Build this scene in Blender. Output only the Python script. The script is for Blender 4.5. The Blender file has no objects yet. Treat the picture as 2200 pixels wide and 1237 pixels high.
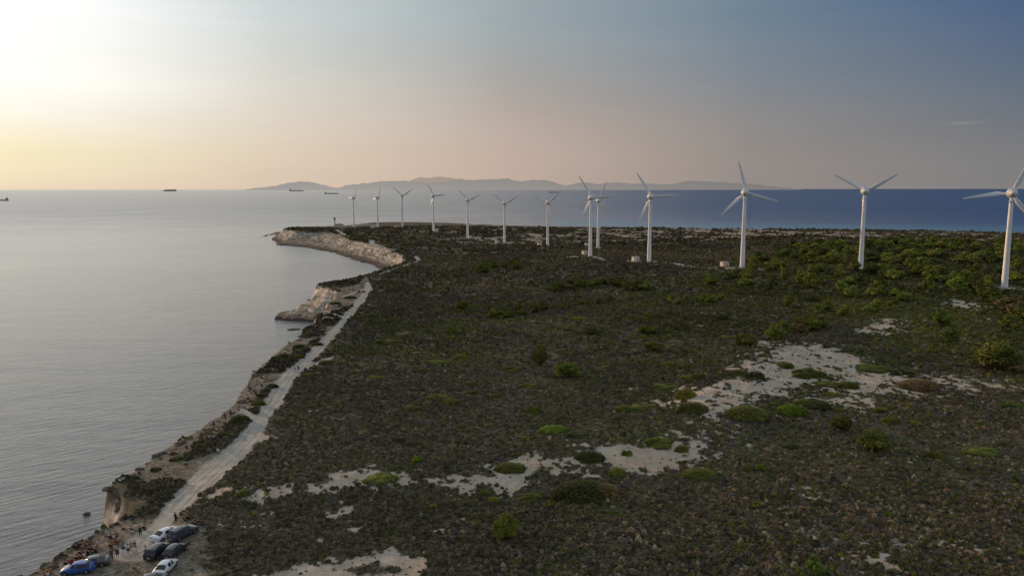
import bpy, bmesh, math, random
import numpy as np
from mathutils import Vector, Matrix
random.seed(7); rng = np.random.default_rng(11)
R = math.radians
scene = bpy.context.scene
COL = scene.collection

# ------------------------------------------------------------------ view and ground survey
FPX = 1640.0; CAMZ = 70.0
PITCH = math.atan(213.0/FPX); CP, SP = math.cos(PITCH), math.sin(PITCH)
def ray(px, py):
    xn = (px-1100)/FPX; yn = (py-618.5)/FPX
    return np.array([xn, CP-yn*SP, -SP-yn*CP])
def W(px, py, drop):                      # survey point: where a sight line meets the level «drop» below the drone
    d = ray(px, py); t = drop/(-d[2]); return d[0]*t, d[1]*t

# ------------------------------------------------------------------ numpy noise
def _hash(ix, iy, seed):
    h = (ix.astype(np.int64)*374761393 + iy.astype(np.int64)*668265263 + seed*974634777) & 0xffffffff
    h = ((h ^ (h >> 13))*1274126177) & 0xffffffff
    return ((h ^ (h >> 16)) & 0xffff)/65535.0
def vnoise(x, y, seed=0):
    x0 = np.floor(x); y0 = np.floor(y); fx = x-x0; fy = y-y0
    fx = fx*fx*(3-2*fx); fy = fy*fy*(3-2*fy)
    a = _hash(x0, y0, seed); b = _hash(x0+1, y0, seed); c = _hash(x0, y0+1, seed); d = _hash(x0+1, y0+1, seed)
    return (a+(b-a)*fx)*(1-fy)+(c+(d-c)*fx)*fy
def fbm(x, y, sc, seed=0, octv=4, gain=.5):
    x = np.asarray(x, float)/sc; y = np.asarray(y, float)/sc
    s = 0; a = 1; n = 0
    for i in range(octv):
        s = s+a*vnoise(x+i*17.3, y-i*9.1, seed+i); n += a; a *= gain; x = x*2.03; y = y*2.03
    return s/n*2-1
def sstep(a, b, v):
    t = np.clip((v-a)/(b-a), 0, 1); return t*t*(3-2*t)

def sdf(poly, x, y):
    """signed distance to a closed polygon, positive inside"""
    P = np.asarray(poly, float); n = len(P)
    d2 = np.full(x.shape, 1e18); ins = np.zeros(x.shape, bool)
    for i in range(n):
        ax, ay = P[i]; bx, by = P[(i+1) % n]
        ex, ey = bx-ax, by-ay; wx, wy = x-ax, y-ay
        t = np.clip((wx*ex+wy*ey)/(ex*ex+ey*ey+1e-9), 0, 1)
        dx = wx-ex*t; dy = wy-ey*t
        d2 = np.minimum(d2, dx*dx+dy*dy)
        c = ((ay > y) != (by > y))
        if abs(by-ay) > 1e-9: ins ^= c & (x < (bx-ax)*(y-ay)/(by-ay)+ax)
    d = np.sqrt(d2); return np.where(ins, d, -d)
def polyline(pts, x, y):
    """distance minus half width along a polyline of (x, y, halfwidth); positive on the line"""
    best = np.full(x.shape, -1e9)
    for (ax, ay, aw), (bx, by, bw) in zip(pts[:-1], pts[1:]):
        ex, ey = bx-ax, by-ay; wx, wy = x-ax, y-ay
        t = np.clip((wx*ex+wy*ey)/(ex*ex+ey*ey+1e-9), 0, 1)
        d = np.hypot(wx-ex*t, wy-ey*t)
        best = np.maximum(best, aw+(bw-aw)*t-d)
    return best

# ------------------------------------------------------------------ terrain
TURB = [  # hub px, hub py, base px, base py, first blade angle (clockwise from up), yaw offset
 (759.4,424.6,760.2,487.7,28,22),(811.8,425,811.6,490.6,19,20),(865,419.8,864.4,487.3,63,0),(931.9,420.7,931.5,495.4,84,4),
 (1005.2,430.9,1004.8,511.8,67,6),(1084.5,436.8,1083.6,522.5,63,2),(1178.6,435.5,1176.4,527.7,48,0),(1272.3,425.2,1268,550.5,86,0),
 (1288.4,432,1284.5,531.6,20,-4),(1400.5,422.5,1394.3,561.1,86,0),(1603.7,415.3,1594.4,574.2,105,0),(1859,412.5,1848.6,577.3,59,0),
 (2173,418,2157.4,618,22,0)]
HUBH = 48.0
ctrl = []
for hx, hy, bx_, by_, a, yo in TURB:
    z = HUBH*FPX/(by_-hy)*(1.0)
    d = ray(bx_, by_); t = z; ctrl.append((d[0]*t, d[1]*t, CAMZ+d[2]*t))
for px, py, drop in [(60,1225,53.5),(170,1220,53),(350,1155,53),(500,1235,52),(1100,1237,52),(2200,1237,51),(1650,1237,51),(430,1040,53.5),(540,930,53.5),
   (620,800,54),(700,700,54.5),(790,610,56),(682,612,54),(760,580,58.5),(880,562,60),(1500,860,51.5),(1700,760,49.5),(1900,800,51),(2200,850,51),
   (1200,980,52),(800,1030,52),(1100,800,53.5),(1000,680,55),(1300,650,54.5),(1700,650,51),(2180,560,52),(900,600,58),
   (793,524,58),(729,502,57.5),(650,498,56.5),(612,492,58),(700,488,61),(1400,492,62.5),(1600,494,61),(1900,500,59),(2150,506,58),
   (1100,486,64),(900,479,63.5),(300,1000,54),(1000,1100,52.5),(1500,1000,52)]:
    wx, wy = W(px, py, drop); ctrl.append((wx, wy, CAMZ-drop))
for wx, wy, h in [(-60,60,16),(0,40,17),(60,60,18),(200,60,18),(500,200,19),(900,700,14),(700,400,18),(1000,1000,8),(0,-60,17)]: ctrl.append((wx, wy, h))
ctrl = np.array(ctrl)
def _tps():
    P = ctrl[:, :2]/300.0; n = len(P)
    r = np.linalg.norm(P[:, None]-P[None], axis=2); K = np.where(r > 0, r*r*np.log(r+1e-12), 0)+np.eye(n)*0.004
    A = np.zeros((n+3, n+3)); A[:n, :n] = K; A[:n, n] = 1; A[:n, n+1:] = P; A[n, :n] = 1; A[n+1:, :n] = P.T
    b = np.zeros(n+3); b[:n] = ctrl[:, 2]; return np.linalg.solve(A, b)
_T = _tps()
def plateau(x, y):
    X = np.clip(x, -400, 1100)/300.0; Y = np.clip(y, -80, 1700)/300.0
    s = _T[-3]+_T[-2]*X+_T[-1]*Y
    for i in range(len(ctrl)):
        r2 = (X-ctrl[i, 0]/300)**2+(Y-ctrl[i, 1]/300)**2
        s = s+_T[i]*0.5*r2*np.log(r2+1e-12)
    return np.clip(s, 4.0, 22)

LIP = [W(*p) for p in [(-140,1340,53.5),(-20,1268,53.5),(55,1234,53.5),(100,1204,53.5),(132,1182,53.5),(175,1159,53.5),(208,1142,54),(238,1129,54),(262,1113,54),(276,1097,53.5),
  (272,1082,53.5),(258,1062,53.5),(221,1044,53.5),(240,1028,53.5),(275,1013,53.5),(310,993,53.5),(350,963,53.5),(400,933,53.5),(440,912,53.5),(470,890,53.5),
  (500,866,54),(524,842,54),(540,808,54),(560,783,54),(600,752,54.5),(640,722,54.5),(657,703,54.5),(684,690,54.5),(684,675,54.5),(702,660,54.5),(722,637,54.5),(731,626,54.5),
  (707,618,54),(682,610,54),(705,604,55),(735,598,56),(775,591,57.5),(820,581,60),(850,574,61),(876,563,61),(866,549,60),(830,532.5,59),
  (793,523,58),(754,514,58),(735,506,57.5),(728,501,57),(700,498.5,57),(676,498,57),(638,498,57),(626,494,58),(606,493.5,59),
  (640,487,61),(700,486.5,62),(760,484.5,64),(800,478.5,64),(860,477,64),(950,478,64),(1100,484,64),(1200,486,64),(1400,489.5,63),(1600,492.5,61),(1900,494.5,60),(2200,501,59.5)]]
LIP += [(950,960),(1400,900),(1500,-100),(-60,-100)]
SHORE = [W(px, py, 70) for px, py in []]
def offset_side(pts, d):
    out = []
    for i, p in enumerate(pts):
        a = np.array(pts[max(i-1, 0)]); b = np.array(pts[min(i+1, len(pts)-1)])
        t = b-a; t = t/np.linalg.norm(t); out.append((p[0]-t[1]*d, p[1]+t[0]*d))
    return out
near = [LIP[i] for i in [0,1,2,4,6]]
SH = offset_side(near, 5)
SH += [(-77.5,127),(-78.5,140)]
SH += offset_side([LIP[i] for i in range(13, 26)], 5.5)[1:]
SH += [W(663,703,70), W(680,692,70), W(645,690,70), W(592,684,70), W(590,676,70), W(640,668,70), W(662,655,70)]
SH += [W(660,640,70)]
SH += [(-118,452),(-118,500),(-117,560),(-118,610)]
SH += [W(px, py, 70) for px, py in [(822,579),(797,568),(754,555),(715,541.5),(696,537.5),(638,529),(597,525.5),(594,521),(584,513),(592,507)]]
SH += [W(600,500,70)]
north = [LIP[i] for i in range(50, 62)]
SH += offset_side(north, 34)
SH += [(960,1010),(1500,960),(1600,-150),(-75,-150)]
cx0, cy0 = -100.0, 0.0
def height(x, y, detail=True):
    x = np.asarray(x, float); y = np.asarray(y, float)
    r = np.hypot(x, y)
    amp = np.clip(r/160, .6, 3.0)
    wx = x+fbm(x, y, 14, 3, 4, .6)*1.6*amp; wy = y+fbm(x, y, 14, 9, 4, .6)*1.6*amp
    dl = sdf(LIP, wx, wy); ds = sdf(SH, wx*1.0, wy*1.0)
    p = plateau(x, y)
    t = np.clip(ds/(ds+np.maximum(-dl, 0)+1e-6), 0, 1)
    t = np.where(dl >= 0, 1, np.where(ds <= 0, 0, t))
    k = fbm(x, y, 7, 21, 4, .6)*.11
    prof = np.interp(t, [0, .03, .28, .62, .72, .96, 1.0], [0.02, .09, .15, .42, .62, .95, 1.0])
    prof = prof + k*np.sin(np.clip(t, 0, 1)*math.pi)
    h = p*prof
    h = np.where(ds <= 0, -1.2+np.clip(ds*.3, -6, 0), h)
    # strata ledges in the cliffs
    led = np.where((t > .3) & (t < 1), .35*np.sin(h*2.6+fbm(x, y, 20, 5)*2), 0)
    h = h+led*np.sin(np.clip(t, 0, 1)*math.pi)
    # dunes and hummocks inland
    inl = sstep(0, 25, dl)
    h = h+inl*(fbm(x, y, 60, 31, 3)*1.0+fbm(x, y, 17, 41, 3)*.55)
    h = h+inl*duneridge(x, y)
    if detail: h = h+np.where(ds > 0, fbm(x, y, 3.0, 51, 3)*.16, 0)
    return h
def duneridge(x, y):
    a = polyline(RIDGE, x, y); return sstep(-16, 6, a)*1.6
RIDGE = [(*W(520,1052,52.5), 3), (*W(800,1012,52), 3), (*W(1100,985,52), 3), (*W(1250,955,52), 3), (*W(1480,930,51.5), 3), (*W(1650,745,50), 8), (*W(1780,745,50), 8)]

_ts = np.concatenate([np.arange(60, 400, .5), np.arange(400, 1700, 2.0)])
def hit(px, py):
    """where a sight line first meets the ground"""
    d = ray(px, py); X = d[0]*_ts; Y = d[1]*_ts; Z = CAMZ+d[2]*_ts
    g = height(X, Y, False) - Z
    i = int(np.argmax(g > 0))
    if not (g > 0).any(): i = len(_ts)-1
    if i > 0 and g[i] > 0:
        f = -g[i-1]/(g[i]-g[i-1]+1e-9); t = _ts[i-1]+f*(_ts[i]-_ts[i-1])
    else: t = _ts[i]
    x, y = d[0]*t, d[1]*t
    return float(x), float(y), float(height(np.array([x]), np.array([y]))[0])
def gz(x, y): return float(height(np.array([float(x)]), np.array([float(y)]))[0])
def gnd(px, py, drop=53.0): return hit(px, py)[:2]

def PXP(pts): return [gnd(*p) for p in pts]
SAND = [PXP(p) for p in [
 [(1425,866),(1465,845),(1490,820),(1560,798),(1612,775),(1640,755),(1680,741),(1750,741),(1775,752),(1850,775),(1872,790),(1908,797),(1922,815),(1902,838),(1880,852),(1810,868),(1720,855),(1650,852),(1610,860),(1560,877),(1530,890),(1525,908),(1512,882),(1470,872)],
 [(1840,716),(1868,700),(1885,688),(1932,686),(1915,716),(1880,720)],
 [(2028,655),(2060,645),(2108,655),(2080,664),(2040,662)],
 [(1120,990),(1200,970),(1280,962),(1370,952),(1440,948),(1480,934),(1560,932),(1604,923),(1560,945),(1520,960),(1480,988),(1440,1003),(1380,1012),(1340,1029),(1310,1012),(1230,1002),(1170,1005),(1130,1008)],
 [(560,1058),(640,1042),(700,1032),(760,1021),(800,1023),(850,1028),(790,1041),(720,1051),(640,1056),(600,1067)],
 [(930,1030),(970,1012),(1020,1003),(1090,1018),(1120,1035),(1060,1047),(1010,1048),(960,1032)],
 [(540,1242),(640,1226),(740,1216),(790,1201),(850,1199),(886,1213),(897,1240),(880,1330),(560,1330)],
]]
HOLES = [PXP(p) for p in [[(1650,820),(1690,810),(1740,822),(1800,833),(1832,846),(1760,854),(1690,840)],[(1560,800),(1600,800),(1640,812),(1600,818),(1560,812)],[(1665,775),(1700,772),(1765,800),(1740,812),(1680,795)],[(1500,812),(1540,808),(1520,825),(1495,828)]]]
SPOTS = [(2080,835,130,26,.1),(1990,850,90,22,.05),(2190,830,60,18,.0),(470,1055,22,9,.5),(780,1137,34,6,.3),(575,1100,22,6,.3),(960,1140,30,6,.2),(1000,1108,18,10,.2),(700,1160,30,6,.1),
  (1640,735,30,4,.3),(1750,1060,60,20,-.1),(2050,1150,90,40,-.2),(1480,905,20,6,.2),(2145,690,40,8,.1),(1500,700,16,3,.2),(1360,835,20,3,.1),(1850,1180,160,50,-.22),(560,940,20,6,.1),
  (800,1100,120,20,-.2),(520,1120,60,16,0),(900,1200,60,14,-.15)]
SPOTW = []
for px, py, rx, ry, s in SPOTS:
    x, y = gnd(px, py); x2, _ = gnd(px+rx, py); _, y2 = gnd(px, py-ry); SPOTW.append((x, y, abs(x2-x), abs(y2-y), s))
def mpp(y): return max(y, 50)/FPX
ROADPX = [(300,1180,8),(345,1125,4.6),(385,1080,4.8),(425,1040,6.4),(480,992,7.4),(530,945,5.8),(560,898,5.4),(590,855,4.8),(607,825,4.8),(628,797,5.6),(652,778,4.6),(685,745,4.4),(715,715,4.4),(745,680,4.6),(770,650,4.6),(791,622,4.4),(789,606,2.6)]
ROAD = [(*gnd(a, b), w*.43) for a, b, w in ROADPX]
PATHS = [[(816,588,2.6),(850,576,2.6),(880,566,2.8),(901,560.5,3.2),(893,551,4),(880,548,3)],
  [(708,491,5),(722,494,5),(735,501,5),(748,508,5),(762,512.5,5)],[(795,516,9),(800,523,6),(822,532,4.5),(835,536,4)],[(838,535,4),(862,538,4)],
  [(560,905,3),(520,880,2.5),(510,895,3)],[(640,795,3),(690,775,1.8),(720,765,1)],[(742,683,2.4),(700,668,2)],[(785,620,2),(735,637,1.6)],[(560,945,1.6),(590,938,1)],
  [(1340,561,4),(1400,563,6),(1460,568,3),(1520,572,2)],[(1560,576,4),(1600,577,6),(1640,579,3)],[(1225,552,8),(1250,552,4),(1275,552,4),(1300,558,2.5)],[(1240,533,4),(1290,533,6)],
  [(1025,519,2.5),(1060,523,4),(1104,524,4)],[(1150,526,3),(1198,529,4)],[(975,512,5),(1024,513,4)],[(2140,618,5),(2170,620,5)],[(1835,579,4),(1860,580,4)],[(1450,568,2.5),(1490,574,2),(1560,577,2)],
  [(905,497,5),(945,498,5)],[(770,484,6),(808,484,5)]]
PATHW = [[(*gnd(a, b), w*.5) for a, b, w in p] for p in PATHS]
PARK = PXP([(40,1262),(90,1222),(150,1186),(215,1150),(262,1118),(335,1112),(395,1090),(430,1112),(452,1150),(440,1200),(430,1262),(300,1330),(60,1330)])
STRIP = PXP([(215,1052),(300,990),(400,930),(470,885),(530,830),(545,790),(640,715),(690,665),(730,625),(700,612),(792,592),(800,620),(770,662),(700,740),(640,800),(600,860),(560,930),(480,1010),(400,1080),(330,1112),(262,1118)])
HEATH = PXP([(262,1120),(280,1060),(330,1030),(380,1030),(412,1045),(408,1075),(350,1105),(300,1118)])
MOUND = [PXP(p) for p in [
 [(262,1120),(280,1060),(330,1030),(380,1030),(412,1045),(408,1075),(350,1105),(300,1118)],
 [(470,950),(490,915),(520,890),(550,876),(556,890),(530,925),(500,950)],
 [(400,985),(430,950),(470,940),(480,955),(440,975)],
 [(250,1046),(240,1038),(262,1026),(300,1030),(290,1060),(280,1066)],
 [(690,720),(700,690),(660,700),(655,725)],[(690,680),(760,655),(745,690),(710,700)],[(690,612),(780,596),(760,612),(720,620)],[(610,780),(640,750),(690,725),(660,760),(630,790)],
 [(560,800),(600,762),(622,770),(600,800)],[(545,860),(580,830),(592,835),(575,865)]]]
GREEN = []
for px, py, rx, ry, s in [(1300,1000,200,40,.1),(1900,860,260,50,.2),(1500,640,380,60,.5),(1900,640,330,90,.9),(1300,700,300,50,.25),(1650,780,200,60,.35),(1000,760,200,80,.1),(1380,940,120,30,.6),(1430,860,60,40,.6),(1900,600,400,60,1),
   (1850,1000,350,100,.15),(2100,1100,200,140,.1),(1250,1080,200,40,.25),(2150,720,120,100,.5),(1260,1150,400,80,.05),(700,600,60,20,.1),(1050,575,120,16,.5),(830,1020,80,12,.6)]:
    x, y = gnd(px, py); x2, _ = gnd(px+rx, py); _, y2 = gnd(px, py-ry); GREEN.append((x, y, abs(x2-x), abs(y2-y)+3, s))

def masks(x, y):
    n1 = fbm(x, y, 9, 61, 5, .62); n2 = fbm(x, y, 2.6, 71, 3, .6); n3 = fbm(x, y, 1.6, 77, 3, .7)
    s = np.full(x.shape, -9.0)
    for k, P in enumerate(SAND): s = np.maximum(s, sdf(P, x, y)/(1.5 if k == 6 else 3.5)+(0, 0, 0, -.1, 0, 0, .9)[k])
    for P in HOLES: s = np.where(sdf(P, x, y) > -6, s-sstep(-5, 1, sdf(P, x, y))*2.2, s)
    s = np.clip(s+.1, -2.5, 1.15)
    s = s+n1*1.7+n2*1.3+n3*1.9*np.clip(np.hypot(x, y)/140, .7, 2)
    for (a, b, rx, ry, k) in SPOTW:
        q = 1-np.sqrt(((x-a)/rx)**2+((y-b)/ry)**2); s = np.maximum(s, np.minimum(q, .35)*2.0+k*1.5+n1*1.2+n3*2.0-.95)
    r = np.hypot(x, y)
    far = sstep(880, 1000, r)*sstep(-.1, .3, x/np.maximum(y, 1)); s = np.maximum(s, far*2.0-1.95+fbm(x, y, 30, 81, 4, .6)*2.4)
    far2 = sstep(820, 950, r)*(1-sstep(.25, .35, x/np.maximum(y, 1)))*sstep(-.13, -.07, x/np.maximum(y, 1)); s = np.maximum(s, far2*1.6-2.0+fbm(x, y, 26, 83, 4, .6)*2.4)
    sand = sstep(-.25, .3, s)*(1-.3*sstep(800, 950, r))
    rd = polyline(ROAD, x, y)+n1*1.3+n2*.6
    dc = -polyline([(a, b, 0) for a, b, w in ROAD], x, y); rut = np.exp(-((dc-.85)/.28)**2)+.8*np.exp(-((dc-2.3)/.3)**2)
    for p in PATHW: rd = np.maximum(rd, polyline(p, x, y)+n2*.4+n1*.4)
    road = sstep(-.5, .5, rd)*(1-.42*np.clip(rut*(.55+n1*1.2), 0, 1))*(1-.25*sstep(.1, .5, n2+n3*.5))
    park = sstep(-2, 2, sdf(PARK, x, y)+n1*4)
    st = sdf(STRIP, x, y); m = np.full(x.shape, -9.0)
    for P in MOUND: m = np.maximum(m, sdf(P, x, y))
    strip = sstep(-2, 3, st)*sstep(-.35, .35, n1*1.2+n2*.7+.12-np.clip(m+1.2, -.3, 3)*1.2)
    bare = np.maximum(park, strip)
    dl = sdf(LIP, x, y)
    rock = sstep(.2, -1.4, dl+n1*1.0)
    g = np.zeros(x.shape)
    for (a, b, rx, ry, k) in GREEN: g = np.maximum(g, k*sstep(1.15, .35, np.sqrt(((x-a)/rx)**2+((y-b)/ry)**2)))
    green = np.clip(g+n1*.45-.1, 0, 1)
    return sand, road, bare, rock, green, dl, m

# ------------------------------------------------------------------ materials
def mat(name):
    m = bpy.data.materials.new(name); m.use_nodes = True; nt = m.node_tree; nt.nodes.clear(); return m, nt
def N(nt, t, **kw):
    n = nt.nodes.new(t)
    for k, v in kw.items():
        if k == 'inp':
            for a, b in v.items(): n.inputs[a].default_value = b
        else: setattr(n, k, v)
    return n
def L(nt, a, b): nt.links.new(a, b)
def mix(nt, f, a, b, blend='MIX'):
    n = nt.nodes.new('ShaderNodeMix'); n.data_type = 'RGBA'; n.blend_type = blend
    for s, v in ((n.inputs[0], f), (n.inputs[6], a), (n.inputs[7], b)):
        if hasattr(v, 'links') or isinstance(v, bpy.types.NodeSocket): nt.links.new(v, s)
        else: s.default_value = v if not isinstance(v, tuple) else (*v[:3], 1)
    return n.outputs[2]
def mth(nt, op, a, b=0.0, c=None):
    n = nt.nodes.new('ShaderNodeMath'); n.operation = op
    for i, v in enumerate((a, b, c)):
        if v is None: continue
        if isinstance(v, bpy.types.NodeSocket): nt.links.new(v, n.inputs[i])
        else: n.inputs[i].default_value = v
    return n.outputs[0]
def mapr(nt, v, a, b, c, d, smooth=True):
    n = nt.nodes.new('ShaderNodeMapRange'); n.interpolation_type = 'SMOOTHSTEP' if smooth else 'LINEAR'
    nt.links.new(v, n.inputs[0])
    for i, q in enumerate((a, b, c, d)): n.inputs[i+1].default_value = q
    return n.outputs[0]
def noise(nt, vec, sc, det=4, rough=.55, dist=0):
    n = nt.nodes.new('ShaderNodeTexNoise'); n.inputs['Scale'].default_value = sc; n.inputs['Detail'].default_value = det
    n.inputs['Roughness'].default_value = rough; n.inputs['Distortion'].default_value = dist
    if vec is not None: nt.links.new(vec, n.inputs['Vector'])
    return n
def pbsdf(nt, rough=.8, spec=.3, metal=0, coat=0):
    b = nt.nodes.new('ShaderNodeBsdfPrincipled'); b.inputs['Roughness'].default_value = rough; b.inputs['Metallic'].default_value = metal
    b.inputs['Specular IOR Level'].default_value = spec; b.inputs['Coat Weight'].default_value = coat
    o = nt.nodes.new('ShaderNodeOutputMaterial'); nt.links.new(b.outputs[0], o.inputs[0]); return b
def simple(name, col, rough=.7, spec=.3, var=.12, sc=3.0, metal=0, coat=0, objcol=False):
    m, nt = mat(name); b = pbsdf(nt, rough, spec, metal, coat)
    tc = N(nt, 'ShaderNodeTexCoord'); n = noise(nt, tc.outputs['Object'], sc)
    base = (*col, 1)
    if objcol:
        oi = N(nt, 'ShaderNodeObjectInfo'); a = oi.outputs['Color']
    else:
        rgb = N(nt, 'ShaderNodeRGB'); rgb.outputs[0].default_value = base; a = rgb.outputs[0]
    f = mapr(nt, n.outputs[0], .3, .7, 1-var, 1+var, False)
    vm = N(nt, 'ShaderNodeVectorMath', operation='SCALE'); L(nt, a, vm.inputs[0]); L(nt, f, vm.inputs['Scale'])
    L(nt, vm.outputs[0], b.inputs['Base Color']); return m

# ground material
def ground_material():
    m, nt = mat('heath_ground'); b = pbsdf(nt, .95, .1)
    g = N(nt, 'ShaderNodeNewGeometry'); P = g.outputs['Position']
    A = N(nt, 'ShaderNodeAttribute', attribute_name='cover'); B = N(nt, 'ShaderNodeAttribute', attribute_name='cover_two')
    sa = N(nt, 'ShaderNodeSeparateColor'); L(nt, A.outputs['Color'], sa.inputs[0]); sb = N(nt, 'ShaderNodeSeparateColor'); L(nt, B.outputs['Color'], sb.inputs[0])
    sand, road, bare = sa.outputs; rock, green, farf = sb.outputs
    n1 = noise(nt, P, 1.6, 6, .65).outputs[0]; n2 = noise(nt, P, .09, 5, .6).outputs[0]; n3 = noise(nt, P, .35, 5, .65).outputs[0]
    heath = mix(nt, mapr(nt, n1, .35, .65, 0, 1), (.064,.055,.038), (.16,.135,.095))
    heath = mix(nt, mapr(nt, n2, .38, .62, 0, 1), heath, (.085,.076,.040))
    heath = mix(nt, mth(nt, 'MULTIPLY', green, mapr(nt, n3, .3, .6, .2, 1)), heath, (.075,.085,.022))
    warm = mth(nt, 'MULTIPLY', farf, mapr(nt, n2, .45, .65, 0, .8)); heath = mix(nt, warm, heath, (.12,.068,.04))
    dirt = mix(nt, mapr(nt, n3, .35, .65, 0, 1), (.17,.14,.10), (.34,.295,.23))
    dirt = mix(nt, mapr(nt, n1, .42, .62, 0, .75), dirt, (.075,.062,.034))
    c = mix(nt, bare, heath, dirt)
    sandc = mix(nt, mapr(nt, n3, .3, .7, 0, 1), (.40,.34,.26), (.55,.48,.385)); sandc = mix(nt, mapr(nt, n2, .5, .6, 0, .5), sandc, (.46,.33,.235))
    sandc = mix(nt, mapr(nt, noise(nt, P, 4, 4, .7).outputs[0], .56, .7, 0, .6), sandc, (.16,.13,.09))
    c = mix(nt, sand, c, sandc)
    roadc = mix(nt, mapr(nt, n3, .3, .7, 0, 1), (.40,.375,.33), (.52,.49,.43)); roadc = mix(nt, mapr(nt, n1, .45, .75, 0, .4), roadc, (.27,.245,.2))
    c = mix(nt, road, c, roadc)
    # cliffs: pale limestone with strata, tufts on the shallow parts, dark wet rock at the water
    sp = N(nt, 'ShaderNodeSeparateXYZ'); L(nt, P, sp.inputs[0]); z = sp.outputs[2]
    mp = N(nt, 'ShaderNodeMapping'); mp.inputs['Scale'].default_value = (.05,.05,.9); L(nt, P, mp.inputs[0])
    st = noise(nt, mp.outputs[0], 1.2, 6, .7, .1).outputs[0]
    mp2 = N(nt, 'ShaderNodeMapping'); mp2.inputs['Scale'].default_value = (.35,.35,.06); L(nt, P, mp2.inputs[0]); gul = noise(nt, mp2.outputs[0], 1.0, 5, .7).outputs[0]
    rc = mix(nt, mapr(nt, st, .38, .62, 0, 1), (.50,.40,.30), (.90,.80,.65)); rc = mix(nt, mapr(nt, gul, .5, .66, 0, .75), rc, (.17,.14,.09))
    rc = mix(nt, mapr(nt, noise(nt, P, .12, 4).outputs[0], .52, .6, 0, .8), rc, (.3,.26,.2))
    sn = N(nt, 'ShaderNodeSeparateXYZ'); L(nt, g.outputs['True Normal'], sn.inputs[0])
    flat = mapr(nt, sn.outputs[2], .72, .92, 0, 1)
    rc = mix(nt, mth(nt, 'MULTIPLY', flat, mapr(nt, n3, .4, .6, .3, .9)), rc, (.1,.085,.055))
    vo = N(nt, 'ShaderNodeTexVoronoi', feature='DISTANCE_TO_EDGE'); vo.inputs['Scale'].default_value = .55; 
    nw = noise(nt, P, .5, 5, .7); vmx = N(nt, 'ShaderNodeVectorMath', operation='ADD'); L(nt, P, vmx.inputs[0]); L(nt, nw.outputs[1], vmx.inputs[1]); L(nt, vmx.outputs[0], vo.inputs['Vector'])
    crack = mapr(nt, vo.outputs['Distance'], 0, .05, .22, 0); rc = mix(nt, crack, rc, (.15,.12,.085))
    rc = mix(nt, mapr(nt, n1, .5, .68, 0, .55), rc, (.24,.19,.13))
    wet = mapr(nt, mth(nt, 'ADD', z, mapr(nt, n3, .3, .7, -1, 1)), 1.0, 2.6, 1, 0); rc = mix(nt, wet, rc, (.095,.072,.058))
    c = mix(nt, rock, c, rc)
    L(nt, c, b.inputs['Base Color'])
    bp = N(nt, 'ShaderNodeBump', inp={'Strength': .5, 'Distance': .5}); L(nt, n3, bp.inputs['Height'])
    bp2 = N(nt, 'ShaderNodeBump', inp={'Strength': .6, 'Distance': .12}); L(nt, n1, bp2.inputs['Height']); L(nt, bp.outputs[0], bp2.inputs['Normal'])
    L(nt, bp2.outputs[0], b.inputs['Normal']); return m

def mesh_from_grid(name, X, Y, Z, mats, smooth=True):
    nr, nc = X.shape; v = np.stack([X, Y, Z], -1).reshape(-1, 3)
    i = np.arange(nr*nc).reshape(nr, nc)
    f = np.stack([i[:-1, :-1], i[:-1, 1:], i[1:, 1:], i[1:, :-1]], -1).reshape(-1, 4)
    me = bpy.data.meshes.new(name); me.vertices.add(len(v)); me.vertices.foreach_set('co', v.astype(np.float32).ravel())
    me.loops.add(len(f)*4); me.loops.foreach_set('vertex_index', f.astype(np.int32).ravel())
    me.polygons.add(len(f)); me.polygons.foreach_set('loop_start', np.arange(0, len(f)*4, 4, dtype=np.int32))
    me.update(calc_edges=True); me.polygons.foreach_set('use_smooth', np.full(len(f), smooth)); 
    for m in mats: me.materials.append(m)
    o = bpy.data.objects.new(name, me); COL.objects.link(o); return o
def colattr(me, name, c4):
    a = me.color_attributes.new(name, 'FLOAT_COLOR', 'POINT'); a.data.foreach_set('color', c4.astype(np.float32).ravel())

th = np.radians(np.linspace(-44, 47, 1650))[None, :]
rr = np.exp(np.linspace(math.log(52), math.log(1750), 900))[:, None]
GX = rr*np.sin(th); GY = rr*np.cos(th)
GH = height(GX, GY)
sand, road, bare, rock, green, dl, md = masks(GX, GY)
GH = GH-np.clip(road, 0, 1)*.12*(rock < .5)
ground = mesh_from_grid('ground', GX, GY, GH, [ground_material()])
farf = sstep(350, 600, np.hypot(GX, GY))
one = np.ones_like(sand)
colattr(ground.data, 'cover', np.stack([sand, road, bare, one], -1).reshape(-1, 4))
colattr(ground.data, 'cover_two', np.stack([rock, green, farf, one], -1).reshape(-1, 4))
ground['kind'] = 'structure'
del sand, road, bare, rock, green, md

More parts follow.
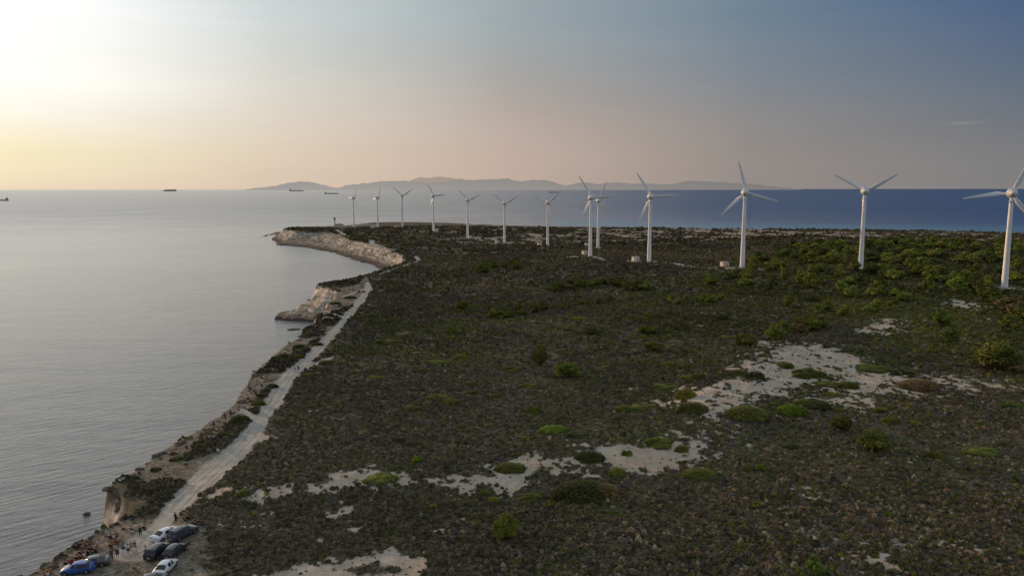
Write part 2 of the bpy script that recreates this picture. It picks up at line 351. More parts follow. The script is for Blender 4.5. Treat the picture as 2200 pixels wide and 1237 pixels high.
# ------------------------------------------------------------------ sea
def sea_material():
    m, nt = mat('sea_water')
    o = N(nt, 'ShaderNodeOutputMaterial'); b = N(nt, 'ShaderNodeBsdfPrincipled')
    b.inputs['IOR'].default_value = 1.42; b.inputs['Specular IOR Level'].default_value = .5
    g = N(nt, 'ShaderNodeNewGeometry'); P = g.outputs['Position']
    ln = N(nt, 'ShaderNodeVectorMath', operation='LENGTH'); L(nt, P, ln.inputs[0]); dist = ln.outputs['Value']
    sp = N(nt, 'ShaderNodeSeparateXYZ'); L(nt, P, sp.inputs[0])
    azi = mth(nt, 'DIVIDE', sp.outputs[0], mth(nt, 'ADD', dist, 1))
    A = N(nt, 'ShaderNodeAttribute', attribute_name='shallow'); sa = N(nt, 'ShaderNodeSeparateColor'); L(nt, A.outputs['Color'], sa.inputs[0])
    n = noise(nt, P, .004, 5, .6).outputs[0]
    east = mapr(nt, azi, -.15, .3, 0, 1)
    west = mix(nt, mapr(nt, dist, 180, 900, 0, 1), (.15,.152,.148), (.37,.365,.345)); deep = mix(nt, east, west, (.003,.054,.20))  # west: silvery sky reflection painted into the base colour, paler with distance
    L(nt, mapr(nt, east, 0, 1, 1.42, 1.26, False), b.inputs['IOR'])
    deep = mix(nt, mapr(nt, n, .35, .65, 0, .35), deep, (.02,.045,.08))
    c = mix(nt, sa.outputs[0], deep, (.03,.17,.30))
    L(nt, c, b.inputs['Base Color'])
    vr = N(nt, 'ShaderNodeVectorRotate', rotation_type='Z_AXIS'); vr.inputs['Angle'].default_value = R(-42); L(nt, P, vr.inputs['Vector'])
    mp = N(nt, 'ShaderNodeMapping'); mp.inputs['Scale'].default_value = (.11,.62,.3); L(nt, vr.outputs[0], mp.inputs[0])
    w1 = noise(nt, mp.outputs[0], 1.0, 5, .55, .35).outputs[0]
    mp2 = N(nt, 'ShaderNodeMapping'); mp2.inputs['Scale'].default_value = (.02,.05,.03); L(nt, P, mp2.inputs[0])
    w2 = noise(nt, mp2.outputs[0], 1.0, 5, .6, .3).outputs[0]
    b1 = N(nt, 'ShaderNodeBump'); b1.inputs['Distance'].default_value = .55; L(nt, w1, b1.inputs['Height'])
    L(nt, mapr(nt, dist, 250, 2000, .6, .3), b1.inputs['Strength'])
    b2 = N(nt, 'ShaderNodeBump', inp={'Strength': .28, 'Distance': 3.0}); L(nt, w2, b2.inputs['Height']); L(nt, b1.outputs[0], b2.inputs['Normal'])
    L(nt, b2.outputs[0], b.inputs['Normal'])
    L(nt, mapr(nt, dist, 150, 3000, .16, .34), b.inputs['Roughness'])
    # haze painted onto the sea as emission, strongest toward the sun
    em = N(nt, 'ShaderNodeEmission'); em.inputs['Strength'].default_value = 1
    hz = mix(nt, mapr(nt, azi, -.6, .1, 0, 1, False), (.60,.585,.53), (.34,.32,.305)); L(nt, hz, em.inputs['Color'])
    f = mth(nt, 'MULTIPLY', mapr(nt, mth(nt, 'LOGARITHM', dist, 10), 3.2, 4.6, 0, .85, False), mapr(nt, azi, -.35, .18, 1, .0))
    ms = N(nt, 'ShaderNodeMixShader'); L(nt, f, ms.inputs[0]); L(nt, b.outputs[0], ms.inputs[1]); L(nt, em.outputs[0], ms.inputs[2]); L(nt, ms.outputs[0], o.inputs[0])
    return m
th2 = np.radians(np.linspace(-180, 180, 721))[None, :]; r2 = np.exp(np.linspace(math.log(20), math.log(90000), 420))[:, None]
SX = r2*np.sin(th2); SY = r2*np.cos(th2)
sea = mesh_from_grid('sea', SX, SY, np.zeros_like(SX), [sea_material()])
# winding so that normals point up
sea.data.flip_normals() if sea.data.polygons[0].normal.z < 0 else None
ground.data.flip_normals() if ground.data.polygons[500].normal.z < 0 else None
dsea = -sdf(SH, SX, SY); rS = np.hypot(SX, SY)
north_side = sstep(.0, .12, SX/np.maximum(SY, 1))*(SY > 600)
sh_ = north_side*(sstep(520, 200, dsea+fbm(SX, SY, 160, 4)*90)) + .12*sstep(8, 2, dsea)
colattr(sea.data, 'shallow', np.stack([np.clip(sh_, 0, 1)]*3+[np.ones_like(sh_)], -1).reshape(-1, 4))
sea['kind'] = 'structure'

# ------------------------------------------------------------------ far mountains
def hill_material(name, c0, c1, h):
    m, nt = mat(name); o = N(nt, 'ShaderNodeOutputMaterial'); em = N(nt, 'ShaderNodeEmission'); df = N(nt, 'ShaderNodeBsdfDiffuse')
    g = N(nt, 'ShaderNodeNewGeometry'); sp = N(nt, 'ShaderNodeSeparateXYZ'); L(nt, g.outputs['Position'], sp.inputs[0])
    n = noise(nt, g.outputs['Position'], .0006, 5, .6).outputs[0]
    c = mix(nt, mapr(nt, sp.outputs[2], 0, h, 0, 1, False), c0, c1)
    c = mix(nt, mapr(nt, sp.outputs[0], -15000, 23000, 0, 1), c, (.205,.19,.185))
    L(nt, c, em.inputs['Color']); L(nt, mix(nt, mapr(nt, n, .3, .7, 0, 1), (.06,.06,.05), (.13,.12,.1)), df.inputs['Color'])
    ms = N(nt, 'ShaderNodeMixShader', inp={0: .92}); L(nt, df.outputs[0], ms.inputs[1]); L(nt, em.outputs[0], ms.inputs[2]); L(nt, ms.outputs[0], o.inputs[0]); return m  # distance haze painted over the slopes as emission
def hills(name, prof, D, m, rough):
    xs = np.arange(prof[0][0], prof[-1][0], 1.0); hp = np.interp(xs, [p[0] for p in prof], [p[1] for p in prof])
    prof_h = np.maximum((405.5-hp)/FPX*D, 0)+ (fbm(xs, xs*0, 11, 91, 5, .7)*rough*3.2)*sstep(0, 8, (405.5-hp))
    rows = 16; X = np.zeros((rows, len(xs))); Y = X.copy(); Z = X.copy()
    for k in range(rows):
        t = k/(rows-1); y = D-2500+5000*t; s = math.sin(t*math.pi)
        X[k] = (xs-1100)/FPX*y; Y[k] = y
        Z[k] = np.clip(CAMZ*0+prof_h*(s**.8)*(1+.25*fbm(xs, xs*0+k*3, 14, 95, 3)*(1-s))-6*(1-s), -8, None)
    o = mesh_from_grid(name, X, Y, Z, [m]); o['kind'] = 'structure'; return o
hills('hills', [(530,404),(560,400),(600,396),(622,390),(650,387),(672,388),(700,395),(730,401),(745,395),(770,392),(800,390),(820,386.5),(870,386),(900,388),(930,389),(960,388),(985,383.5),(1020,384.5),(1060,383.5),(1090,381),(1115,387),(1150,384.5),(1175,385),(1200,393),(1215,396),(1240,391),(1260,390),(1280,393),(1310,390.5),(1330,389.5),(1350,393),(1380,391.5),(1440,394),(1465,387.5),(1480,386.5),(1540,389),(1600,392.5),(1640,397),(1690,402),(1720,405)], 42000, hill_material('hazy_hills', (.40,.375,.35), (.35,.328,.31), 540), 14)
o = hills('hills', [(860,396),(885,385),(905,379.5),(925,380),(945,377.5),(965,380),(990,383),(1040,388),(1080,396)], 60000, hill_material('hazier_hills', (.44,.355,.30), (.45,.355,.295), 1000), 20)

# ------------------------------------------------------------------ object helpers
def tag(o, label=None, cat=None, group=None, kind=None):
    if label: o['label'] = label
    if cat: o['category'] = cat
    if group: o['group'] = group
    if kind: o['kind'] = kind
    return o
def empty(name, loc, rz=0):
    o = bpy.data.objects.new(name, None); o.empty_display_size = .5; COL.objects.link(o); o.location = loc; o.rotation_euler = (0, 0, rz); return o
def part(name, me, parent=None, m=None):
    if m is not None: me.materials.clear(); me.materials.append(m)
    o = bpy.data.objects.new(name, me); COL.objects.link(o)
    if parent: o.parent = parent
    return o
def mesh(name, v, f, smooth=False):
    me = bpy.data.meshes.new(name); me.from_pydata([tuple(p) for p in v], [], f); me.update()
    if smooth: me.polygons.foreach_set('use_smooth', [True]*len(me.polygons))
    return me
def copy_tree(o, parent=None):
    c = o.copy(); COL.objects.link(c); c.parent = parent
    for ch in o.children: copy_tree(ch, c)
    return c
def box(sx, sy, sz, c=(0,0,0), bev=0):
    bm = bmesh.new(); bmesh.ops.create_cube(bm, size=1)
    for v in bm.verts: v.co = Vector((v.co.x*sx+c[0], v.co.y*sy+c[1], v.co.z*sz+c[2]))
    if bev: bmesh.ops.bevel(bm, geom=bm.edges[:], offset=bev, segments=2, affect='EDGES')
    return bm
def bm_mesh(bms, name, smooth=False):
    v = []; f = []
    for bm in (bms if isinstance(bms, list) else [bms]):
        off = len(v); bm.verts.ensure_lookup_table()
        v += [tuple(q.co) for q in bm.verts]; f += [[q.index+off for q in fc.verts] for fc in bm.faces]; bm.free()
    return mesh(name, v, f, smooth)
def lathe(prof, n=24, axis='Z'):
    v = []; f = []
    for (r, z) in prof:
        for k in range(n):
            a = 2*math.pi*k/n; p = (r*math.cos(a), r*math.sin(a), z)
            v.append(p if axis == 'Z' else (p[0], p[2], p[1]))
    for i in range(len(prof)-1):
        for k in range(n):
            q = [i*n+k, i*n+(k+1) % n, (i+1)*n+(k+1) % n, (i+1)*n+k]
            f.append(q if axis == 'Z' else q[::-1])
    return v, f

M = dict(
 white=simple('white_tower_paint', (.88,.88,.86), .45, .4, .04, .3), blade=simple('blade_gelcoat', (.84,.85,.86), .4, .4, .05, .4), nac=simple('nacelle_paint', (.76,.75,.72), .5, .4, .06, .6),
 dark=simple('dark_metal', (.05,.05,.05), .6), conc=simple('pale_concrete', (.48,.46,.42), .9, .1, .15, .8), shed=simple('cream_render', (.74,.68,.58), .85, .1, .08, 1.0),
 hull=simple('ship_hull', (.10,.105,.105), .6, .3, .1, .05), hullred=simple('ship_hull_grey', (.10,.10,.10), .6, .3, .1, .05), deck=simple('ship_house', (.3,.29,.27), .7, .2, .1, .1),
 roof=simple('terracotta_roof', (.34,.13,.07), .8, .1, .2, 1.0), wall=simple('limewashed_wall', (.66,.60,.52), .85, .1, .1, .6), rockm=simple('shore_rock', (.10,.08,.06), .9, .15, .35, 1.2), redm=simple('mast_paint', (.10,.045,.045), .6),
 glass=simple('tinted_glass', (.012,.014,.017), .08, .6, .02), tyre=simple('tyre_rubber', (.018,.018,.018), .9), rim=simple('alloy_rim', (.32,.32,.33), .35, .5, .05, metal=.6),
 lamp_r=simple('tail_lamp', (.18,.012,.012), .2, .5), lamp_w=simple('head_lamp', (.62,.62,.6), .15, .5), plate=simple('number_plate', (.55,.55,.52), .5), paint=simple('car_paint', (1,1,1), .28, .5, .03, 2, coat=.6, objcol=True),
 cloth=simple('cloth', (1,1,1), .9, .1, .2, 9, objcol=True), skin=simple('skin', (.42,.24,.16), .6, .3, .08, 9), hair=simple('hair', (.022,.015,.011), .7, .2, .2, 20),
 win=simple('dark_window', (.03,.03,.035), .3, .5))

# ------------------------------------------------------------------ wind turbines
def blade_mesh():
    R0, R1 = 1.4, 21.2; v = []; f = []; ns = 22; n = 14
    for i in range(ns):
        t = i/(ns-1); r = R0+(R1-R0)*t
        chord = np.interp(t, [0,.07,.22,.4,.7,.93,1], [1.15,1.25,2.5,2.05,1.35,.85,.3]); thick = np.interp(t, [0,.07,.22,1], [1.0,.85,.34,.12])*chord if t < .25 else np.interp(t, [.22,1], [.34,.12])*chord
        tw = R(np.interp(t, [0,.2,1], [22,16,0])); pre = -.35*t*t
        for k in range(n):
            a = 2*math.pi*k/n; cx = math.cos(a)*.5; q = max(0, min(1, (t-.05)/.15))
            x = cx*chord+(.18*chord)*q; y = math.sin(a)*.5*thick*(1-(.55*q)*(max(0, cx*2)))
            v.append((x*math.cos(tw)-y*math.sin(tw), x*math.sin(tw)+y*math.cos(tw)+pre, r))
    for i in range(ns-1):
        for k in range(n): f.append([i*n+k, i*n+(k+1) % n, (i+1)*n+(k+1) % n, (i+1)*n+k])
    f.append(list(range((ns-1)*n, ns*n))); return mesh('blade', v, f, True)
def make_turbine():
    root = empty('wind_turbine', (0,0,0))
    prof = [(1.62,-1),(1.60,.0)]
    for z in np.linspace(.2, HUBH-2.3, 30): prof.append((1.6+(.92-1.6)*(z/(HUBH-2.3))**.9, z))
    v, f = lathe(prof, 32); part('tower', mesh('tower', v, f, True), root, M['white'])
    fl = []
    for z in (14.5, 30.5):
        r = 1.6+(.92-1.6)*(z/(HUBH-2.3))**.9; vv, ff = lathe([(r,z-.07),(r+.03,z-.05),(r+.03,z+.05),(r,z+.07)], 32); part('tower_flange', mesh('tower_flange', vv, ff, True), root, M['nac'])
    vv, ff = lathe([(.93,HUBH-4.3),(1.55,HUBH-4.25),(1.55,HUBH-4.05),(.93,HUBH-3.95)], 24); part('gallery_ring', mesh('gallery_ring', vv, ff), root, M['nac'])
    dm = bm_mesh(box(.9, .12, 2.0, (0, -1.6, 1.35), .03), 'door'); part('door', dm, root, M['nac'])
    dd = bm_mesh(box(2.4, 1.4, .25, (0,-2.3,.1), .03), 'door_step'); part('door_step', dd, root, M['conc'])
    # head: turns about the tower; +Y is up-wind
    prof = [(.05,-3.4),(.45,-3.25),(.75,-2.8),(1.0,-2.1),(1.45,-1.85),(1.5,-1.4),(2.05,-1.2),(2.15,-.5),(2.5,-.35),(2.55,.9),(2.35,1.15),(2.3,1.6)]
    hd = empty('turbine_head_axis', (0,0,HUBH)); bpy.data.objects.remove(hd)
    v, f = lathe(prof, 36, 'Y'); nm = mesh('nacelle', v, f, True); nac = part('nacelle', nm, root, M['nac']); nac.location = (0,0,HUBH)
    v, f = lathe([(2.55,-.1),(2.6,-.08),(2.6,.1),(2.55,.12)], 36, 'Y'); rg = part('generator_ring', mesh('generator_ring', v, f), nac, M['white'])
    vs = part('wind_vane', bm_mesh([box(.06,.06,1.2,(0,-.6,2.9)), box(.5,.06,.06,(0,-.6,3.4))], 'wind_vane'), nac, M['dark'])
    v, f = lathe([(2.25,1.62),(2.2,2.2),(1.9,3.1),(1.3,3.9),(.6,4.35),(.02,4.5)], 30, 'Y'); part('hub', mesh('hub', v, f, True), nac, M['nac'])
    bl = blade_mesh()
    for k in range(3):
        b = part('rotor_blade', bl, nac, M['blade']); b.location = (0, 2.4, 0)
    return root
TL = ['small white wind turbine nearest the lighthouse, first of the row on the cape','small white wind turbine second in the row from the lighthouse, one blade almost upright','white wind turbine with blades in a V, third from the lighthouse','white wind turbine behind the track bend, fourth from the lighthouse',
 'white wind turbine whose pale shed touches the right of its foot','white wind turbine with a little shed clear to its left','white wind turbine in the dip with one blade pointing down right of its tower','front one of the two white turbines that overlap near the middle','rear one of the two white turbines that overlap near the middle',
 'tall turbine right of the overlapping pair, one blade up to the left','tall white wind turbine beside the thin red lattice mast, nearly upright top blade','tall turbine in the green wood, blades in a V above the sea','nearest and tallest white wind turbine at the right edge in the wood']
proto = make_turbine()
TPOS = []
for i, (hx, hy, bx_, by_, ang, yo) in enumerate(TURB):
    t = proto if i == 0 else copy_tree(proto)
    x, y, z = ctrl[i]; z = gz(x, y); t.location = (x, y, z-.1); TPOS.append((x, y, z))
    az = R(27+yo*1.2)                                     # up-wind direction, clockwise from +Y
    view = math.atan2(x, y)
    tag(t, TL[i], 'wind turbine', 'white wind turbines on the headland')
    k = 0
    for ch in t.children:
        if ch.name.startswith('nacelle'):
            ch.rotation_euler = (0, 0, -az)
            for g in ch.children:
                if g.name.startswith('rotor_blade'):
                    g.rotation_euler = (0, R(ang+120*k), 0); k += 1
        if ch.name.startswith('door'): ch.rotation_euler = (0, 0, -R(30))

def shed(px, py, w, h, d, label, rz=.35, flat=False):
    x, y, z = hit(px, py); r = empty('transformer_shed', (x, y, z-.1), rz)
    part('wall', bm_mesh(box(w, d, h, (0, 0, h/2), .04), 'wall'), r, M['shed'])
    part('roof', bm_mesh(box(w+.5, d+.5, .22, (0, 0, h+.12), .03), 'roof'), r, M['conc'])
    part('door', bm_mesh(box(.9, .06, min(2, h-.3), (w*.2, -d/2-.03, min(2, h-.3)/2+.1)), 'door'), r, M['deck'])
    part('vent', bm_mesh([box(.9, .05, .08, (-w*.22, -d/2-.03, h*.72+k*.14)) for k in range(4)], 'vent'), r, M['deck'])
    tag(r, label, 'shed', 'transformer sheds beside the turbines')
for a in [(1365,560,4.6,2.9,3.6,'cream transformer shed left of the turbine with the up-left blade'),(1556,572,4.6,2.8,3.6,'cream transformer shed half behind bushes near the mast turbine'),(1256,547,3.8,3.2,3.4,'cream transformer shed left of the front overlapping turbine'),
  (1261,529,4,3.2,3.4,'cream transformer shed half hidden behind the front overlapping turbine tower'),(1159,527,4.2,3.2,3.6,'cream transformer shed on the dark scrub, two turbines left of the overlapping pair'),(1068,521.5,4,3.0,3.4,'pale shed standing clear left of a tower in the dip'),
  (1009.5,512,4,3.3,3.4,'pale shed touching the right foot of the tower in the dip'),(936,497,5.5,3.6,4,'pale shed right of the tower at the track bend'),(854,488,7,2.2,4,'low white shed on the cape left of the third tower'),(801,490,6,3.2,4,'white shed on the cape left of the second tower'),(763,488,5,2.6,4,'small white shed against the tower nearest the lighthouse')]:
    shed(*a)

# thin lattice mast
x, y, z = hit(1609,497); r = empty('lattice_mast', (x, y, z))
H = 50; s = .5; bms = []
for (a, b) in ((-s,-s),(s,-s),(0,s)): bms.append(box(.14,.14,H,(a,b,H/2)))
part('mast_leg', bm_mesh(bms, 'mast_leg'), r, M['redm']); bms = []
for k in range(32): bms.append(box(1.1,.08,.08,(0,-s,k*H/32+.5))); bms.append(box(.08,1.1,.08,(s*.5,0,k*H/32+.9)))
part('lattice', bm_mesh(bms, 'lattice'), r, M['redm']); tag(r, 'thin reddish lattice mast rising over the sea beside a turbine', 'mast')

# ------------------------------------------------------------------ lighthouse and buildings of the cape
x, y, z = hit(719,486); r = empty('lighthouse', (x, y, z))
v, f = lathe([(1.5,-.5),(1.45,0),(1.15,8.2),(1.15,8.3)], 20); part('tower', mesh('tower', v, f, True), r, M['white'])
v, f = lathe([(1.15,8.3),(1.9,8.35),(1.9,8.6),(.9,8.65)], 20); part('gallery', mesh('gallery', v, f), r, M['white'])
v, f = lathe([(.95,8.6),(.95,10.2)], 12); part('lantern', mesh('lantern', v, f), r, M['glass'])
v, f = lathe([(1.25,10.2),(1.0,10.6),(.3,11.3),(.05,11.9)], 14); part('dome', mesh('dome', v, f, True), r, M['dark'])
r.scale = (1.5,1.5,1.3); tag(r, 'slim white lighthouse with dark lantern on the tip of the cape', 'lighthouse')
def house(px, py, w, d, h, label, cat='building', roof=True, rz=0, name='house', nwin=3, wallm='wall'):
    x, y, z = hit(px, py); r = empty(name, (x, y, z-.2), rz)
    part('wall', bm_mesh(box(w, d, h, (0,0,h/2)), 'wall'), r, M[wallm])
    if roof:
        v = [(-w/2-.3,-d/2-.3,h),(w/2+.3,-d/2-.3,h),(w/2+.3,d/2+.3,h),(-w/2-.3,d/2+.3,h),(-w/2+w*.2,0,h+1.7),(w/2-w*.2,0,h+1.7)]
        part('roof', mesh('roof', v, [[0,1,5,4],[1,2,5],[2,3,4,5],[3,0,4],[3,2,1,0]]), r, M['roof'])
    else: part('roof', bm_mesh(box(w+.4, d+.4, .25, (0,0,h+.125)), 'roof'), r, M['conc'])
    for k in range(nwin):
        xx = -w/2+w*(k+.5)/nwin; part('window', bm_mesh(box(1.0, .08, 1.2, (xx, -d/2-.03, h*.55)), 'window'), r, M['win'])
    part('door', bm_mesh(box(1.0, .1, 2.0, (w*.32, -d/2-.04, 1.1)), 'door'), r, M['deck'])
    tag(r, label, cat)
house(729,489.5,13,8,5.2,'low lighthouse keeper house with red tiled roof beside the lighthouse')
house(740,490.5,11,6,4.8,'pale flat roofed block right of the red roofed keeper house', roof=False)
house(752,487,13,3,2.6,'low white outbuilding between the keeper house and first turbine', roof=False, nwin=4, wallm='shed')
house(797,478,10,6,4.6,'grey hut on the skyline behind the second turbine', roof=False, rz=.2)
xw, yw, zw = hit(788,484.5); wl = part('boundary_wall', bm_mesh(box(34,.6,2.4,(0,0,.8)), 'boundary_wall'), None, M['shed']); wl.location = (xw, yw, zw); tag(wl, 'long low whitish wall between the first two turbines on the cape', 'wall')

# ------------------------------------------------------------------ ships
def ship(px, wy, Lm, label, house_end=1, cargo=False, dist=None, low=False):
    """a cargo ship at the distance its waterline gives"""
    d = ray(px, wy); t = min(CAMZ/(-d[2]), 24000); x, y = d[0]*t, d[1]*t
    r = empty('cargo_ship', (x, y, 0), math.atan2(-x, y)*.9)
    k = Lm/2; bmw = Lm*.075; hh = Lm*.052
    st = [(-k,.7,.1),(-k*.96,1,.0),(-k*.4,1,0),(k*.6,1,0),(k*.88,.6,.1),(k,.05,.4)]
    v = []; f = []
    for (xx, w, up) in st:
        for (yy, zz) in ((0,-.3),(-.8,-.3),(-1,.3),(-1,1+up),(1,1+up),(1,.3),(.8,-.3)): v.append((xx*(.97 if zz < 0 and xx > 0 else 1), yy*w*bmw, zz*hh))
    n = 7
    for i in range(len(st)-1):
        for j in range(n): f.append([i*n+j, i*n+(j+1) % n, (i+1)*n+(j+1) % n, (i+1)*n+j])
    f += [list(range(n)), list(range((len(st)-1)*n, len(st)*n))]
    part('hull', mesh('hull', v, f), r, M['hull'])
    e = -house_end
    part('bridge', bm_mesh([box(Lm*.09, bmw*1.6, hh*1.5, (e*k*.82,0,hh*1.7)), box(Lm*.06, bmw*1.9, hh*.5, (e*k*.82,0,hh*2.6))], 'bridge'), r, M['deck'])
    part('funnel', bm_mesh(box(Lm*.03, bmw*.5, hh*1.2, (e*k*.9,0,hh*2.9)), 'funnel'), r, M['dark'])
    part('deck_mast', bm_mesh([box(Lm*.006, Lm*.006, hh*1.8, (q*k,0,hh*1.8)) for q in (-.4,-.05,.3,.7)], 'deck_mast'), r, M['dark'])
    part('hatch', bm_mesh([box(Lm*.13, bmw*1.3, hh*.35, (q*k*-e,0,hh*1.1)) for q in (-.45,-.1,.25,.55)], 'hatch'), r, M['hullred'])
    if cargo: part('container_stack', bm_mesh([box(Lm*.1, bmw*1.7, hh*(1.4 if q % 2 else 1.8), ((-.55+q*.24)*k,0,hh*1.8)) for q in range(6)], 'container_stack'), r, M['hullred'])
    tag(r, label, 'ship')
ship(-6,430.5,118,'dark ship cut off by the left edge of the picture', -1)
ship(364,408.8,410,'cargo ship on the horizon left of the hills, stacked midships', -1, True)
ship(637,410.3,440,'long low dark tanker in front of the left end of the hills', 1)
ship(712,416.5,190,'smaller dark freighter closest to the first wind turbine', 1)
ship(1190,414.2,170,'faint flat dark boat on the sea behind the middle turbines', 1)

# ------------------------------------------------------------------ scrub (ground cover)
def leaf_cloud(n, size, lumps, seed, flatten=1.0, core=True, up=.35):
    rg = np.random.default_rng(seed); v = []; f = []
    if core:
        for (c, r) in lumps:
            bm = bmesh.new(); bmesh.ops.create_icosphere(bm, subdivisions=1, radius=1)
            off = len(v)
            for q in bm.verts:
                s = .78+.1*rg.random(); p = np.array(c)+np.array(q.co)*np.array(r)*s; v.append(tuple((p[0], p[1], max(p[2], -.1)))) 
            f += [[q.index+off for q in fc.verts] for fc in bm.faces]; bm.free()
    w = np.array([r[0]*r[1] for c, r in lumps]); w = w/w.sum()
    for i in range(n):
        c, r = lumps[rg.choice(len(lumps), p=w)]
        d = rg.normal(size=3); d[2] = abs(d[2])*.9+(-.25 if rg.random() < .3 else .05); d /= np.linalg.norm(d)
        p = np.array(c)+d*np.array(r)*(.82+.26*rg.random())
        if p[2] < 0: p[2] = .02
        nrm = d*.6+rg.normal(size=3)*.5+np.array([0,0,up]); nrm /= np.linalg.norm(nrm)
        a = np.cross(nrm, rg.normal(size=3)); a /= np.linalg.norm(a)+1e-9; b = np.cross(nrm, a)
        s = size*(.6+.8*rg.random()); k = len(v)
        v += [tuple(p-a*s*.5), tuple(p+b*s*.45), tuple(p+a*s*.5), tuple(p-b*s*.45+nrm*s*.2)]; f.append([k, k+1, k+2, k+3])
    return v, f
def foliage_material(name, attr=None, base=(.05,.06,.02), objcol=False, sc=3.0):
    m, nt = mat(name); b = pbsdf(nt, .85, .12)
    g = N(nt, 'ShaderNodeNewGeometry'); tc = N(nt, 'ShaderNodeTexCoord')
    if attr:
        a = N(nt, 'ShaderNodeAttribute', attribute_name=attr, attribute_type='INSTANCER'); c = a.outputs['Color']
    elif objcol: c = N(nt, 'ShaderNodeObjectInfo').outputs['Color']
    else:
        q = N(nt, 'ShaderNodeRGB'); q.outputs[0].default_value = (*base, 1); c = q.outputs[0]
    rnd = mapr(nt, g.outputs['Random Per Island'], 0, 1, .68, 1.35, False)
    n = mapr(nt, noise(nt, tc.outputs['Object'], sc, 3).outputs[0], .35, .65, .6, 1.35, False)
    vm = N(nt, 'ShaderNodeVectorMath', operation='SCALE'); L(nt, c, vm.inputs[0]); L(nt, mth(nt, 'MULTIPLY', rnd, n), vm.inputs['Scale'])
    L(nt, vm.outputs[0], b.inputs['Base Color'])
    b.inputs['Subsurface Weight'].default_value = 0
    return m
scrub_m = foliage_material('scrub_leaves', attr='tint')
scol = bpy.data.collections.new('scrub_kinds')
kinds = [([((0,0,0),(1,1,.75))],150,.3),([((-.2,.1,0),(.8,.7,.6)),((.4,-.2,0),(.6,.7,.8))],160,.28),([((0,.2,0),(.9,.6,.5)),((.1,-.4,0),(.7,.5,.65)),((-.5,-.1,0),(.5,.5,.4))],170,.28),([((0,0,.1),(.7,.7,1.0))],120,.36)]
for i, (lm, n, s) in enumerate(kinds):
    v, f = leaf_cloud(n, s, lm, 100+i); me = mesh('scrub_kind', v, f); me.materials.append(scrub_m)
    o = bpy.data.objects.new('scrub_plant', me); scol.objects.link(o)

